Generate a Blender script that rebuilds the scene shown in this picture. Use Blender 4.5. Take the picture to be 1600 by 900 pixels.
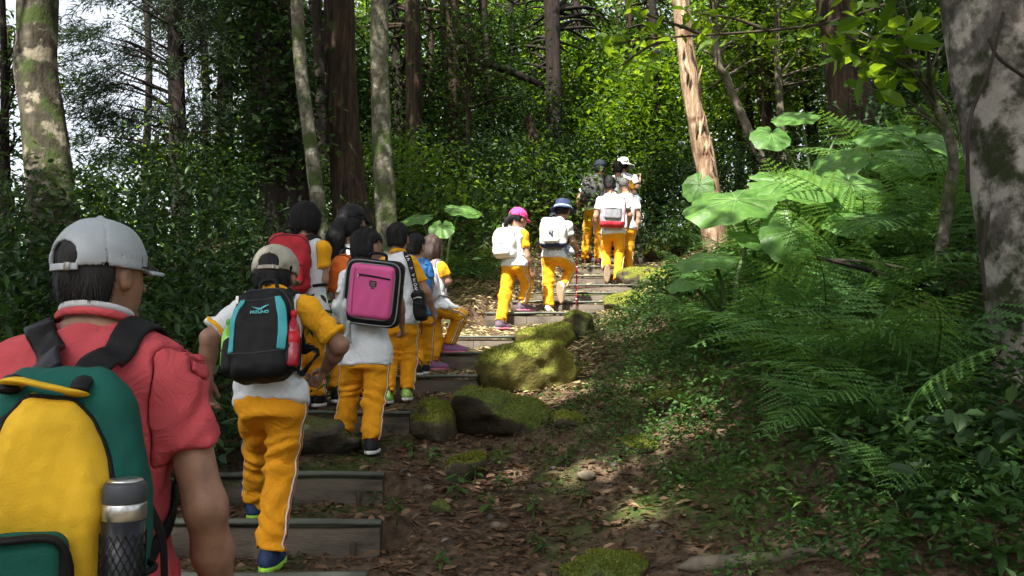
import bpy, math, random
import numpy as np
from mathutils import Vector, Matrix
for o in list(bpy.data.objects): bpy.data.objects.remove(o)
SC = bpy.context.scene
COL = SC.collection
# ---------------- camera, sky, sun, exposure ----------------
FPX = 1300.0                       # focal length in pixels of the 1600 px wide photograph
PITCH = math.radians(5.0)
cam_d = bpy.data.cameras.new('camera'); cam = bpy.data.objects.new('camera', cam_d); COL.objects.link(cam)
cam_d.sensor_width = 36; cam_d.lens = 36*FPX/1600; cam_d.clip_start = .05; cam_d.clip_end = 2000
cam.location = (0, 0, 0); cam.rotation_euler = (math.pi/2+PITCH, 0, 0)
SC.camera = cam
SUN_EL, SUN_AZ = math.radians(56), math.radians(205)     # azimuth from +Y clockwise: the sun stands behind the camera and to its left
world = bpy.data.worlds.new('World'); SC.world = world; world.use_nodes = True
nt = world.node_tree; nt.nodes.clear()
sky = nt.nodes.new('ShaderNodeTexSky'); sky.sky_type = 'NISHITA'; sky.sun_disc = False
sky.sun_elevation = SUN_EL; sky.sun_rotation = SUN_AZ; sky.air_density = 1.0; sky.dust_density = 4.0; sky.ozone_density = 1.0
bg = nt.nodes.new('ShaderNodeBackground'); bg.inputs['Strength'].default_value = .10
wo = nt.nodes.new('ShaderNodeOutputWorld')
hsv = nt.nodes.new('ShaderNodeHueSaturation'); hsv.inputs['Saturation'].default_value = .35; hsv.inputs['Value'].default_value = 1.25     # bright hazy white sky
nt.links.new(sky.outputs[0], hsv.inputs['Color']); nt.links.new(hsv.outputs[0], bg.inputs[0]); nt.links.new(bg.outputs[0], wo.inputs[0])
sun_d = bpy.data.lights.new('sun', 'SUN'); sun_d.energy = 5.0; sun_d.angle = math.radians(.53); sun_d.color = (1, .95, .86)
sun = bpy.data.objects.new('sun', sun_d); COL.objects.link(sun)
SUNV = np.array([math.sin(SUN_AZ)*math.cos(SUN_EL), math.cos(SUN_AZ)*math.cos(SUN_EL), math.sin(SUN_EL)])   # towards the sun
sun.rotation_euler = Vector(SUNV).to_track_quat('Z', 'Y').to_euler()
SC.view_settings.view_transform = 'Standard'; SC.view_settings.look = 'None'
SC.view_settings.exposure = 1.75; SC.view_settings.gamma = 1
SC.render.engine = 'CYCLES'
try:
    SC.cycles.max_bounces = 8; SC.cycles.diffuse_bounces = 4; SC.cycles.transmission_bounces = 6; SC.cycles.transparent_max_bounces = 6
except Exception: pass

# ---------------- helpers ----------------
rng = np.random.default_rng(7)
def at(px, py, Y):
    u, v = (px-800)/FPX, (450-py)/FPX
    d = np.array([u, math.cos(PITCH)-v*math.sin(PITCH), math.sin(PITCH)+v*math.cos(PITCH)])
    return d*(Y/d[1])
def nrm(v):
    v = np.asarray(v, float); return v/np.linalg.norm(v)
def tag(o, label=None, cat=None, group=None, kind=None):
    if label: o['label'] = label
    if cat: o['category'] = cat
    if group: o['group'] = group
    if kind: o['kind'] = kind
    return o
def empty(name, loc, label, cat, group=None):
    o = bpy.data.objects.new(name, None); COL.objects.link(o); o.location = [float(c) for c in loc]
    o.empty_display_size = .1
    o['_w'] = [float(c) for c in loc]
    return tag(o, label, cat, group)
def mesh_np(name, V, F, mats, smooth=True, rnd=None, mi=None):
    """V (n,3); F list of arrays (quads / tris)"""
    me = bpy.data.meshes.new(name)
    V = np.asarray(V, np.float32)
    if not isinstance(F, (list, tuple)): F = [F]
    F = [np.asarray(f, np.int32) for f in F if len(f)]
    nl = sum(f.size for f in F); nf = sum(len(f) for f in F)
    me.vertices.add(len(V)); me.vertices.foreach_set('co', V.ravel())
    me.loops.add(nl); me.loops.foreach_set('vertex_index', np.concatenate([f.ravel() for f in F]))
    me.polygons.add(nf)
    tot = np.concatenate([np.full(len(f), f.shape[1], np.int32) for f in F])
    st = np.concatenate([[0], np.cumsum(tot)[:-1]]).astype(np.int32)
    me.polygons.foreach_set('loop_start', st)
    try: me.polygons.foreach_set('loop_total', tot)
    except Exception: pass
    me.polygons.foreach_set('use_smooth', np.full(nf, smooth, bool))
    if mi is not None: me.polygons.foreach_set('material_index', np.asarray(mi, np.int32))
    if rnd is not None:
        a = me.attributes.new('rnd', 'FLOAT', 'FACE'); a.data.foreach_set('value', np.asarray(rnd, np.float32))
    if not isinstance(mats, (list, tuple)): mats = [mats]
    for m in mats: me.materials.append(m)
    me.update(calc_edges=True); me.validate()
    return me
def obj(name, me, parent=None, loc=None):
    o = bpy.data.objects.new(name, me); COL.objects.link(o)
    if parent is not None: o.parent = parent
    if loc is not None: o.location = [float(c) for c in loc]
    return o
def wpos(o):
    return np.array(o['_w']) if '_w' in o.keys() else np.zeros(3)
def part(name, V, F, mat, parent, smooth=True, rnd=None, mi=None, off=None):
    """mesh given in world coordinates, stored relative to its parent's origin"""
    off = np.zeros(3) if off is None else np.asarray(off)
    o = obj(name, mesh_np(name, np.asarray(V)-off, F, mat, smooth, rnd, mi), parent)
    return o
class MB:
    """collects vertices / faces"""
    def __init__(s): s.V = []; s.Q = []; s.T = []; s.n = 0; s.RQ = []; s.RT = []
    def add(s, V, Q=None, T=None, r=0.):
        V = np.asarray(V, float)
        if Q is not None and len(Q): s.Q.append(np.asarray(Q)+s.n); s.RQ.append(np.broadcast_to(r, len(Q)))
        if T is not None and len(T): s.T.append(np.asarray(T)+s.n); s.RT.append(np.broadcast_to(r, len(T)))
        s.V.append(V); s.n += len(V)
    def tube(s, P, R, n=8, cap=True, jit=None, flat=None, r=0., up=None):
        """swept tube along points P with radii R; flat=(a,b) scales the section"""
        P = np.asarray(P, float); R = np.broadcast_to(np.asarray(R, float), len(P))
        T = np.gradient(P, axis=0); T /= np.linalg.norm(T, axis=1)[:, None]+1e-9
        ref = np.array([0, 0, 1.]) if up is None else np.asarray(up, float)
        if up is None and abs(T[:, 2]).mean() > .8: ref = np.array([1., 0, 0])
        A = np.cross(T, ref); A /= np.linalg.norm(A, axis=1)[:, None]+1e-9
        B = np.cross(T, A)
        th = np.linspace(0, 2*np.pi, n, endpoint=False)
        fa, fb = flat if flat else (1, 1)
        rr = R[:, None]*np.ones(n)
        if jit is not None: rr = rr*jit
        V = P[:, None]+rr[..., None]*(np.cos(th)[None, :, None]*A[:, None]*fa+np.sin(th)[None, :, None]*B[:, None]*fb)
        m = len(P); i = np.arange(m-1)[:, None]*n; j = np.arange(n)[None]; k = (j+1) % n
        Q = np.stack([i+j, i+k, i+n+k, i+n+j], -1).reshape(-1, 4)[:, ::-1]
        V = V.reshape(-1, 3); T_ = []
        if cap:
            V = np.vstack([V, P[:1], P[-1:]])
            c0, c1 = m*n, m*n+1
            T_ = [[c0, (q+1) % n, q] for q in range(n)]+[[c1, (m-1)*n+q, (m-1)*n+(q+1) % n] for q in range(n)]
            T_ = np.array(T_)[:, ::-1]
        s.add(V, Q, T_, r)
    def box(s, c, h, M=None, bev=0):
        c = np.asarray(c, float); h = np.asarray(h, float)
        M = np.eye(3) if M is None else np.asarray(M)
        sg = np.array([[x, y, z] for x in (-1, 1) for y in (-1, 1) for z in (-1, 1)], float)
        V = (sg*h)@M+c
        s.add(V, [[0, 1, 3, 2], [4, 6, 7, 5], [0, 4, 5, 1], [2, 3, 7, 6], [0, 2, 6, 4], [1, 5, 7, 3]])
    def data(s):
        V = np.vstack(s.V); F = []; R = []
        if s.Q: F.append(np.vstack(s.Q)); R.append(np.concatenate(s.RQ))
        if s.T: F.append(np.vstack(s.T)); R.append(np.concatenate(s.RT))
        return V, F, np.concatenate(R)
    def build(s, name, mat, parent=None, off=None, smooth=True):
        V, F, R = s.data()
        return part(name, V, F, mat, parent, smooth, R, off=off)
_k = np.random.default_rng(3)
_dirs = _k.normal(size=(24, 3)); _dirs /= np.linalg.norm(_dirs, axis=1)[:, None]; _ph = _k.uniform(0, 6.28, 24); _fr = _k.uniform(.6, 1.7, 24)
def snoise(p, f, o=0):
    """cheap smooth noise in -1..1"""
    p = np.asarray(p, np.float32); j = (o*4) % 20
    K = (_dirs[j:j+4]*(_fr[j:j+4]*f*6.28)[:, None]).astype(np.float32)
    a = p@K.T
    return (np.sin(a[..., 0]+_ph[j]+1.4*np.sin(a[..., 3]*.6))+np.sin(a[..., 1]+_ph[j+1])+np.sin(a[..., 2]+_ph[j+2]+a[..., 0]*.3))/2.2

# ---------------- materials ----------------
MATS = {}
def _new(name):
    m = bpy.data.materials.new(name); m.use_nodes = True; m.node_tree.nodes.clear(); MATS[name] = m
    nt = m.node_tree; out = nt.nodes.new('ShaderNodeOutputMaterial')
    return m, nt, out
def N(nt, t, **kw):
    n = nt.nodes.new(t)
    for k, v in kw.items():
        if k.startswith('i_'):
            key = k[2:].replace('_', ' '); key = int(key) if key.isdigit() else key
            n.inputs[key].default_value = v
        else: setattr(n, k, v)
    return n
def c4(c): return (c[0], c[1], c[2], 1)
def ramp(nt, stops, fac):
    r = nt.nodes.new('ShaderNodeValToRGB'); e = r.color_ramp.elements
    while len(e) < len(stops): e.new(.5)
    for q, (p, c) in zip(e, stops): q.position = p; q.color = c4(c)
    nt.links.new(fac, r.inputs[0]); return r
def pm(name, col, rough=.75, var=.18, scale=9., bump=.2, bscale=120., spec=.3, metal=0., col2=None, aniso=(1, 1, 1), bdist=.004, sheen=0., wrinkle=0.):
    """principled with noise colour and noise bump"""
    if name in MATS: return MATS[name]
    m, nt, out = _new(name); L = nt.links.new
    p = N(nt, 'ShaderNodeBsdfPrincipled'); L(p.outputs[0], out.inputs[0])
    tc = N(nt, 'ShaderNodeTexCoord'); mp = N(nt, 'ShaderNodeMapping'); mp.inputs['Scale'].default_value = aniso
    L(tc.outputs['Object'], mp.inputs[0])
    n1 = N(nt, 'ShaderNodeTexNoise'); n1.inputs['Scale'].default_value = scale; n1.inputs['Detail'].default_value = 6; L(mp.outputs[0], n1.inputs['Vector'])
    a = [max(0, c*(1-var)) for c in col]; b = [min(1, c*(1+var)) for c in col] if col2 is None else col2
    r = ramp(nt, [(.32, a), (.68, b)], n1.outputs['Fac']); L(r.outputs[0], p.inputs['Base Color'])
    p.inputs['Roughness'].default_value = rough; p.inputs['Metallic'].default_value = metal
    p.inputs['Specular IOR Level'].default_value = spec
    if sheen: p.inputs['Sheen Weight'].default_value = sheen
    if bump:
        n2 = N(nt, 'ShaderNodeTexNoise'); n2.inputs['Scale'].default_value = bscale; n2.inputs['Detail'].default_value = 4; L(mp.outputs[0], n2.inputs['Vector'])
        bp = N(nt, 'ShaderNodeBump'); bp.inputs['Strength'].default_value = bump; bp.inputs['Distance'].default_value = bdist
        L(n2.outputs['Fac'], bp.inputs['Height']); L(bp.outputs[0], p.inputs['Normal'])
        if wrinkle:
            n4 = N(nt, 'ShaderNodeTexNoise'); n4.inputs['Scale'].default_value = 13; n4.inputs['Detail'].default_value = 3; n4.inputs['Distortion'].default_value = 1.2; L(tc.outputs['Object'], n4.inputs['Vector'])
            ab = N(nt, 'ShaderNodeMath', operation='SUBTRACT'); L(n4.outputs['Fac'], ab.inputs[0]); ab.inputs[1].default_value = .5
            a2 = N(nt, 'ShaderNodeMath', operation='ABSOLUTE'); L(ab.outputs[0], a2.inputs[0])
            b2_ = N(nt, 'ShaderNodeBump'); b2_.inputs['Strength'].default_value = wrinkle; b2_.inputs['Distance'].default_value = .05; b2_.invert = True
            L(a2.outputs[0], b2_.inputs['Height']); L(bp.outputs[0], b2_.inputs['Normal']); L(b2_.outputs[0], p.inputs['Normal'])
    return m
def leafmat(name, c0, c1, c2, rough=.52, trans=.35, tcol=None, spec=.22, vein=False):
    m, nt, out = _new(name); L = nt.links.new
    at_ = N(nt, 'ShaderNodeAttribute', attribute_name='rnd')
    oi = N(nt, 'ShaderNodeObjectInfo')
    mx = N(nt, 'ShaderNodeMath', operation='MULTIPLY_ADD'); L(oi.outputs['Random'], mx.inputs[0]); mx.inputs[1].default_value = .25
    L(at_.outputs['Fac'], mx.inputs[2])
    r = ramp(nt, [(.0, c0), (.55, c1), (1., c2)], mx.outputs[0])
    p = N(nt, 'ShaderNodeBsdfPrincipled'); L(r.outputs[0], p.inputs['Base Color']); p.inputs['Roughness'].default_value = rough
    p.inputs['Specular IOR Level'].default_value = spec
    t = N(nt, 'ShaderNodeBsdfTranslucent')
    hs = N(nt, 'ShaderNodeHueSaturation'); hs.inputs['Hue'].default_value = .47; hs.inputs['Saturation'].default_value = 1.15; hs.inputs['Value'].default_value = 2.1
    L(r.outputs[0], hs.inputs['Color']); L(hs.outputs[0], t.inputs[0])
    s = N(nt, 'ShaderNodeMixShader'); s.inputs[0].default_value = trans
    L(p.outputs[0], s.inputs[1]); L(t.outputs[0], s.inputs[2]); L(s.outputs[0], out.inputs[0])
    if vein:
        tcv = N(nt, 'ShaderNodeTexCoord'); nv_ = N(nt, 'ShaderNodeTexNoise'); nv_.inputs['Scale'].default_value = 9; nv_.inputs['Detail'].default_value = 7; L(tcv.outputs['Object'], nv_.inputs['Vector'])
        ad_ = N(nt, 'ShaderNodeMath', operation='MULTIPLY_ADD'); L(nv_.outputs['Fac'], ad_.inputs[0]); ad_.inputs[1].default_value = 1.5; ad_.inputs[2].default_value = -.75
        sm_ = N(nt, 'ShaderNodeMath', operation='ADD'); L(ad_.outputs[0], sm_.inputs[0]); L(mx.outputs[0], sm_.inputs[1]); L(sm_.outputs[0], r.inputs[0])
        tc = N(nt, 'ShaderNodeTexCoord'); n2 = N(nt, 'ShaderNodeTexNoise'); n2.inputs['Scale'].default_value = 25; L(tc.outputs['Object'], n2.inputs['Vector'])
        bp = N(nt, 'ShaderNodeBump'); bp.inputs['Strength'].default_value = .35; bp.inputs['Distance'].default_value = .01
        L(n2.outputs['Fac'], bp.inputs['Height']); L(bp.outputs[0], p.inputs['Normal'])
    return m
def barkmat(name, cols, moss=(.05, .07, .02), mossamt=.45, stretch=(1, 1, .18), scale=14., bump=.9, patch=None, patchscale=5., bdist=.03, patchamt=.5):
    """bark: stretched noise colours + moss patches (+ pale lichen patches)"""
    m, nt, out = _new(name); L = nt.links.new
    p = N(nt, 'ShaderNodeBsdfPrincipled'); L(p.outputs[0], out.inputs[0]); p.inputs['Roughness'].default_value = .9; p.inputs['Specular IOR Level'].default_value = .15
    tc = N(nt, 'ShaderNodeTexCoord'); mp = N(nt, 'ShaderNodeMapping'); mp.inputs['Scale'].default_value = stretch; L(tc.outputs['Object'], mp.inputs[0])
    n1 = N(nt, 'ShaderNodeTexNoise'); n1.inputs['Scale'].default_value = scale; n1.inputs['Detail'].default_value = 8; n1.inputs['Roughness'].default_value = .65; L(mp.outputs[0], n1.inputs['Vector'])
    r = ramp(nt, [(.3, cols[0]), (.5, cols[1]), (.7, cols[2])], n1.outputs['Fac']); cur = r.outputs[0]
    def patchmix(cur, col, sc, amt, w=.06, det=5):
        n = N(nt, 'ShaderNodeTexNoise'); n.inputs['Scale'].default_value = sc; n.inputs['Detail'].default_value = det; n.inputs['Roughness'].default_value = .62; L(tc.outputs['Object'], n.inputs['Vector'])
        rr = ramp(nt, [(1-amt-w, (0, 0, 0)), (1-amt+w, (1, 1, 1))], n.outputs['Fac'])
        mx = N(nt, 'ShaderNodeMix', data_type='RGBA'); L(rr.outputs[0], mx.inputs[0]); L(cur, mx.inputs[6]); mx.inputs[7].default_value = c4(col)
        return mx.outputs[2]
    if patch: cur = patchmix(cur, patch, patchscale, patchamt, .035, 9)
    if mossamt: cur = patchmix(cur, moss, 4.3, mossamt, .05, 9)
    L(cur, p.inputs['Base Color'])
    bp = N(nt, 'ShaderNodeBump'); bp.inputs['Strength'].default_value = bump; bp.inputs['Distance'].default_value = bdist
    L(n1.outputs['Fac'], bp.inputs['Height']); L(bp.outputs[0], p.inputs['Normal'])
    return m
def mossrock(name, stone, moss, moss2, lo=.15, hi=.5):
    """stone with moss on what faces up"""
    m, nt, out = _new(name); L = nt.links.new
    p = N(nt, 'ShaderNodeBsdfPrincipled'); L(p.outputs[0], out.inputs[0]); p.inputs['Roughness'].default_value = .95; p.inputs['Specular IOR Level'].default_value = .1
    tc = N(nt, 'ShaderNodeTexCoord'); ge = N(nt, 'ShaderNodeNewGeometry'); sp = N(nt, 'ShaderNodeSeparateXYZ'); L(ge.outputs['Normal'], sp.inputs[0])
    n1 = N(nt, 'ShaderNodeTexNoise'); n1.inputs['Scale'].default_value = 7; n1.inputs['Detail'].default_value = 8; n1.inputs['Roughness'].default_value = .65; L(tc.outputs['Object'], n1.inputs['Vector'])
    n3 = N(nt, 'ShaderNodeTexNoise'); n3.inputs['Scale'].default_value = 60; n3.inputs['Detail'].default_value = 5; L(tc.outputs['Object'], n3.inputs['Vector'])
    a = N(nt, 'ShaderNodeMath', operation='MULTIPLY_ADD'); L(n1.outputs['Fac'], a.inputs[0]); a.inputs[1].default_value = 1.6; L(sp.outputs['Z'], a.inputs[2])
    b = N(nt, 'ShaderNodeMath', operation='SUBTRACT'); L(a.outputs[0], b.inputs[0]); b.inputs[1].default_value = .8
    f = ramp(nt, [(lo, (0, 0, 0)), (hi, (1, 1, 1))], b.outputs[0])
    rs = ramp(nt, [(.35, [c*.6 for c in stone]), (.65, stone)], n1.outputs['Fac'])
    rm = ramp(nt, [(.35, moss), (.62, moss2)], n3.outputs['Fac'])
    mx = N(nt, 'ShaderNodeMix', data_type='RGBA'); L(f.outputs[0], mx.inputs[0]); L(rs.outputs[0], mx.inputs[6]); L(rm.outputs[0], mx.inputs[7]); L(mx.outputs[2], p.inputs['Base Color'])
    ad = N(nt, 'ShaderNodeMath', operation='MULTIPLY_ADD'); L(n3.outputs['Fac'], ad.inputs[0]); ad.inputs[1].default_value = .35; L(n1.outputs['Fac'], ad.inputs[2])
    bp = N(nt, 'ShaderNodeBump'); bp.inputs['Strength'].default_value = .8; bp.inputs['Distance'].default_value = .03; L(ad.outputs[0], bp.inputs['Height']); L(bp.outputs[0], p.inputs['Normal'])
    return m

LEAF = leafmat('broad_leaf', (.012, .030, .007), (.026, .064, .013), (.070, .135, .026), trans=.32)
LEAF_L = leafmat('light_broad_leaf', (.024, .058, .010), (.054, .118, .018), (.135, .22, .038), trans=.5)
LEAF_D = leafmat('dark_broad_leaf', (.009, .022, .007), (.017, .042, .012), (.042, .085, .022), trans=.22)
NEEDLE = leafmat('needle_leaf', (.010, .020, .009), (.018, .034, .015), (.034, .058, .025), trans=.18, rough=.6)
FERN = leafmat('fern_leaf', (.026, .068, .018), (.058, .140, .034), (.115, .215, .05), trans=.32, rough=.5)
TARO = leafmat('taro_leaf', (.040, .110, .022), (.068, .165, .032), (.12, .24, .048), trans=.42, rough=.42, spec=.35, vein=True)
GCOV = leafmat('ground_cover_leaf', (.014, .040, .010), (.033, .084, .018), (.082, .155, .032), trans=.28)
DRY = leafmat('dry_leaf', (.045, .025, .014), (.115, .066, .037), (.27, .18, .105), trans=.1, rough=.7, spec=.2)
STEM = pm('green_stem', (.06, .10, .03), .6)
TWIG = pm('twig_bark', (.045, .032, .022), .9, bump=.4)
# ---------------- the stair trail: edge height, ends (photo pixels turned into places at a depth) ----------------
STEP = [  # depth, edge y, left x, right x
 (2.75, 1000, 215, 570), (3.25, 893, 215, 572), (3.78, 809, 190, 596), (4.42, 736, 232, 599), (5.55, 641, 352, 640), (6.55, 585, 480, 746), (7.2, 549, 540, 768),
 (7.95, 524, 640, 803), (8.7, 487, 758, 930), (9.3, 470, 800, 950), (9.9, 456, 838, 978), (10.5, 444, 860, 988), (11.1, 430, 880, 995),
 (11.8, 415, 898, 1002), (12.5, 398, 915, 1015), (13.4, 377, 940, 1064), (14.3, 359, 962, 1078)]
ST = []
for (Y, py, x0, x1) in STEP:
    a, b = at(x0, py, Y), at(x1, py, Y); ST.append((Y, a[0], b[0], a[2]))
_sy = np.array([s[0] for s in ST]); _sz = np.array([s[3] for s in ST]); _sl = np.array([s[1] for s in ST]); _sr = np.array([s[2] for s in ST])
def prof(y):
    yy = np.concatenate([[-12, -3], [0., 1.6], _sy, [18, 24, 34, 60, 200]])
    zz = np.concatenate([[-3.2, -1.95], [-1.62, -1.40], _sz-.05, [2.9, 3.6, 4.4, 3.0, -20]])
    return np.interp(y, yy, zz)
def tl(y): return np.interp(y, np.concatenate([[-5, 0], _sy, [18, 40]]), np.concatenate([[-1.6, -1.5], _sl, [2.6, 9.]]))
def tr(y): return np.interp(y, np.concatenate([[-5, 0], _sy, [18, 40]]), np.concatenate([[-.4, -.35], _sr, [3.8, 10.2]]))
def sstep(x, a, b):
    t = np.clip((x-a)/(b-a), 0, 1); return t*t*(3-2*t)
def ground(x, y, rough=True):
    x = np.asarray(x, float); y = np.asarray(y, float)
    b = prof(y)
    # staircase inside the corridor
    ys_ = y-.05                                             # the fill starts just behind the riser board
    i = np.clip(np.searchsorted(_sy, ys_, 'right')-1, 0, len(_sy)-2)
    t = np.clip((ys_-_sy[i])/(_sy[i+1]-_sy[i]), 0, 1)
    rise = np.where(y < 5.4, .172, .15)
    stair = _sz[i]-.014+(_sz[i+1]-rise-_sz[i]+.01)*t
    stair = np.where((y < _sy[0]) | (y > _sy[-1]), b, stair)
    l, r = tl(y), tr(y)
    w = sstep(x, l-.22, l-.02)*(1-sstep(x, r+.02, r+.22))
    dr = np.maximum(0, x-r); dl = np.maximum(0, l-x)
    r0 = np.interp(y, [0, 5.5, 8, 12], [1.15, 1.1, .55, .3])
    slope = np.interp(y, [0, 4, 7, 11, 16], [.32, .34, .48, .55, .5])
    bank = slope*np.logaddexp(0, (dr-r0)*4)/4*1.
    bank = bank-.75*slope*np.maximum(0, dr-7)-np.minimum(.12, dr*.25)*np.exp(-dr*.8)
    left = .24*np.minimum(dl, 2.2)-.16*np.maximum(0, dl-2.6)
    z = b+bank+left
    if rough:
        p = np.stack([x, y, 0*x], -1)
        nz = .05*snoise(p, .55, 1)+.028*snoise(p, 1.7, 2)+.012*snoise(p, 5, 3)
        z = z+nz*np.minimum(1, .3+.8*(dr+dl))
        stair = stair+.010*snoise(p, 2.2, 2)
    return z*(1-w)+stair*w
def gz(x, y): return float(ground(np.array([x]), np.array([y]))[0])

def groundmat():
    m, nt, out = _new('forest_soil'); L = nt.links.new
    p = N(nt, 'ShaderNodeBsdfPrincipled'); L(p.outputs[0], out.inputs[0]); p.inputs['Roughness'].default_value = .95; p.inputs['Specular IOR Level'].default_value = .1
    tc = N(nt, 'ShaderNodeTexCoord')
    def noise(s, d=6, r=.6):
        n = N(nt, 'ShaderNodeTexNoise'); n.inputs['Scale'].default_value = s; n.inputs['Detail'].default_value = d; n.inputs['Roughness'].default_value = r; L(tc.outputs['Object'], n.inputs['Vector']); return n
    a, b, c = noise(1.6), noise(22), noise(.9)
    soil = ramp(nt, [(.3, (.040, .027, .017)), (.5, (.085, .058, .038)), (.72, (.16, .115, .078))], b.outputs['Fac'])
    moss = ramp(nt, [(.35, (.022, .036, .010)), (.65, (.06, .085, .02))], b.outputs['Fac'])
    f = ramp(nt, [(.5, (0, 0, 0)), (.62, (1, 1, 1))], a.outputs['Fac'])
    mx = N(nt, 'ShaderNodeMix', data_type='RGBA'); L(f.outputs[0], mx.inputs[0]); L(soil.outputs[0], mx.inputs[6]); L(moss.outputs[0], mx.inputs[7])
    L(mx.outputs[2], p.inputs['Base Color'])
    bp = N(nt, 'ShaderNodeBump'); bp.inputs['Strength'].default_value = .9; bp.inputs['Distance'].default_value = .025; L(b.outputs['Fac'], bp.inputs['Height']); L(bp.outputs[0], p.inputs['Normal'])
    return m
SOIL = groundmat()
def sheet(xs, ys):
    X, Y = np.meshgrid(xs, ys, indexing='ij'); Z = ground(X.ravel(), Y.ravel()).reshape(X.shape)
    V = np.stack([X, Y, Z], -1).reshape(-1, 3); nx, ny = len(xs), len(ys)
    i = np.arange(nx-1)[:, None]*ny; j = np.arange(ny-1)[None]
    Q = np.stack([i+j, i+ny+j, i+ny+j+1, i+j+1], -1).reshape(-1, 4)
    return V, Q
_xs = np.concatenate([np.linspace(-200, -30, 12), np.linspace(-26, -7, 14), np.arange(-6, -3.2, .2), np.arange(-3.1, 4.2, .08), np.arange(4.3, 7.1, .2), np.linspace(8, 26, 14), np.linspace(30, 200, 12)])
_ys = np.concatenate([np.linspace(-200, -14, 10), np.linspace(-12, 1.5, 14), np.arange(1.6, 9, .06), np.arange(9.0, 15, .1), np.arange(15.2, 26, .5), np.linspace(28, 200, 14)])
_V, _Q = sheet(_xs, _ys)
GROUND = tag(obj('forest_floor', mesh_np('forest_floor', _V, _Q, SOIL)), kind='structure')

# ---------------- trail steps: a riser board with a lighter nosing strip ----------------
RISER = pm('weathered_riser_board', (.065, .052, .040), .85, .6, 4, .8, 45, aniso=(.6, 1, 2.), col2=(.155, .128, .096), bdist=.008)
NOSE = pm('grey_green_nosing', (.10, .11, .09), .7, .5, 9, .3, 80, aniso=(.3, 1, 1))
PEG = pm('step_peg', (.06, .045, .032), .9)
ordn = ['lowest', 'second lowest', 'third lowest', 'fourth lowest', 'fifth lowest', 'sixth lowest', 'seventh lowest', 'eighth lowest', 'ninth lowest', 'ninth highest', 'seventh highest', 'sixth highest', 'fifth highest', 'fourth highest', 'third highest', 'second highest', 'highest']
ordn = [None, 'lowest', 'second lowest', 'third lowest', 'fourth lowest', 'fifth lowest', 'sixth lowest', 'seventh lowest', 'eighth lowest', 'eighth highest', 'seventh highest', 'sixth highest', 'fifth highest', 'fourth highest', 'third highest', 'second highest', 'highest']
for i, (Y, x0, x1, z) in enumerate(ST):
    if i == 0: continue
    e = empty('trail_step', ((x0+x1)/2, Y, z-.2), f'{ordn[i]} timber riser step of the trail staircase', 'step', 'timber steps of the hillside staircase')
    w = (x1-x0)/2; yaw = [0, .5, -1, .6, 1, -1.5, 1, -.8, -1, 1.5, 0, -1, 1, -1.2, .8, 2, 3][i]*.01745
    c, s_ = math.cos(yaw), math.sin(yaw); M = np.array([[c, s_, 0], [-s_, c, 0], [0, 0, 1]])
    # two or three board lengths, butted with a narrow gap
    cuts = [-w, w] if w < .45 else [-w, rng.uniform(-.25, .3)*w, w]
    for a, b in zip(cuts[:-1], cuts[1:]):
        m = MB(); n = 10
        xs = np.linspace(a+.002, b-.002, n)
        top = -.001+.004*snoise(np.stack([xs, xs*0+Y, xs*0], -1), 1.5, i); fr = .006*snoise(np.stack([xs, xs*0+Y, xs*0+3], -1), 1.2, i)
        V = []
        for k in range(n):
            for (yy, zz) in ((-.02+fr[k], -.26), (-.02+fr[k], top[k]+.17-.02), (-.012+fr[k], top[k]+.16), (.055+fr[k], top[k]+.16), (.055+fr[k], -.26)):
                V.append([xs[k], yy, zz])
        V = np.array(V)@M; q = []
        for k in range(n-1):
            for t in range(5):
                u = (t+1) % 5; q.append([k*5+t, k*5+u, k*5+5+u, k*5+5+t])
        q = np.array(q); caps = []
        m.add(V, q[:, ::-1]); V0 = V[:5]; V1 = V[-5:]
        m.add(V0, T=[[0, 1, 2], [0, 2, 3], [0, 3, 4]]); m.add(V1, T=[[0, 2, 1], [0, 3, 2], [0, 4, 3]])
        m.build('riser_board', RISER, e)
    m = MB(); xs = np.linspace(-w-.004, w+.004, 14); zz = .2-.015+.003*snoise(np.stack([xs, xs*0+Y, xs*0], -1), 1.2, i)
    P = np.stack([xs, -.004+0*xs, zz], -1)@M
    m.tube(P, .02, 8, flat=(1.7, .7)); m.build('nosing_strip', NOSE, e)
    for sx in (-.8, .8):
        m = MB(); q = np.array([[sx*w, -.036, -.2], [sx*w, -.036, .05], [sx*w, -.036, .1]])@M
        m.tube(q, .014, 6); m.build('peg', PEG, e)
# ---------------- implicit-surface modelling for people, clothes, bags ----------------
def smin(a, b, k):
    h = np.clip(.5+.5*(b-a)/k, 0, 1); return b+(a-b)*h-k*h*(1-h)
def smax(a, b, k): return -smin(-a, -b, k)
def cone(p, a, b, r1, r2):
    a = np.asarray(a, float); ab = np.asarray(b, float)-a; t = np.clip(((p-a)@ab)/(ab@ab+1e-12), 0, 1)
    return np.linalg.norm(p-a-t[:, None]*ab, axis=1)-(r1+(r2-r1)*t)
def ell(p, c, M, r):
    q = (p-np.asarray(c))@np.asarray(M).T; r = np.asarray(r, float)
    k0 = np.linalg.norm(q/r, axis=1); k1 = np.linalg.norm(q/r**2, axis=1)+1e-9
    return k0*(k0-1)/k1
def rbox(q, h, r):
    a = np.abs(q)-(np.asarray(h)-r); return np.linalg.norm(np.maximum(a, 0), axis=1)+np.minimum(a.max(1), 0)-r
def frame(yaw, pitch=0, roll=0):
    y, p, r = [math.radians(v) for v in (yaw, pitch, roll)]
    f = np.array([math.sin(y)*math.cos(p), math.cos(y)*math.cos(p), math.sin(p)]); ri = np.array([math.cos(y), -math.sin(y), 0]); u = np.cross(ri, f)
    return np.array([ri*math.cos(r)+u*math.sin(r)*-1, f, u*math.cos(r)+ri*math.sin(r)])
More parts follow.
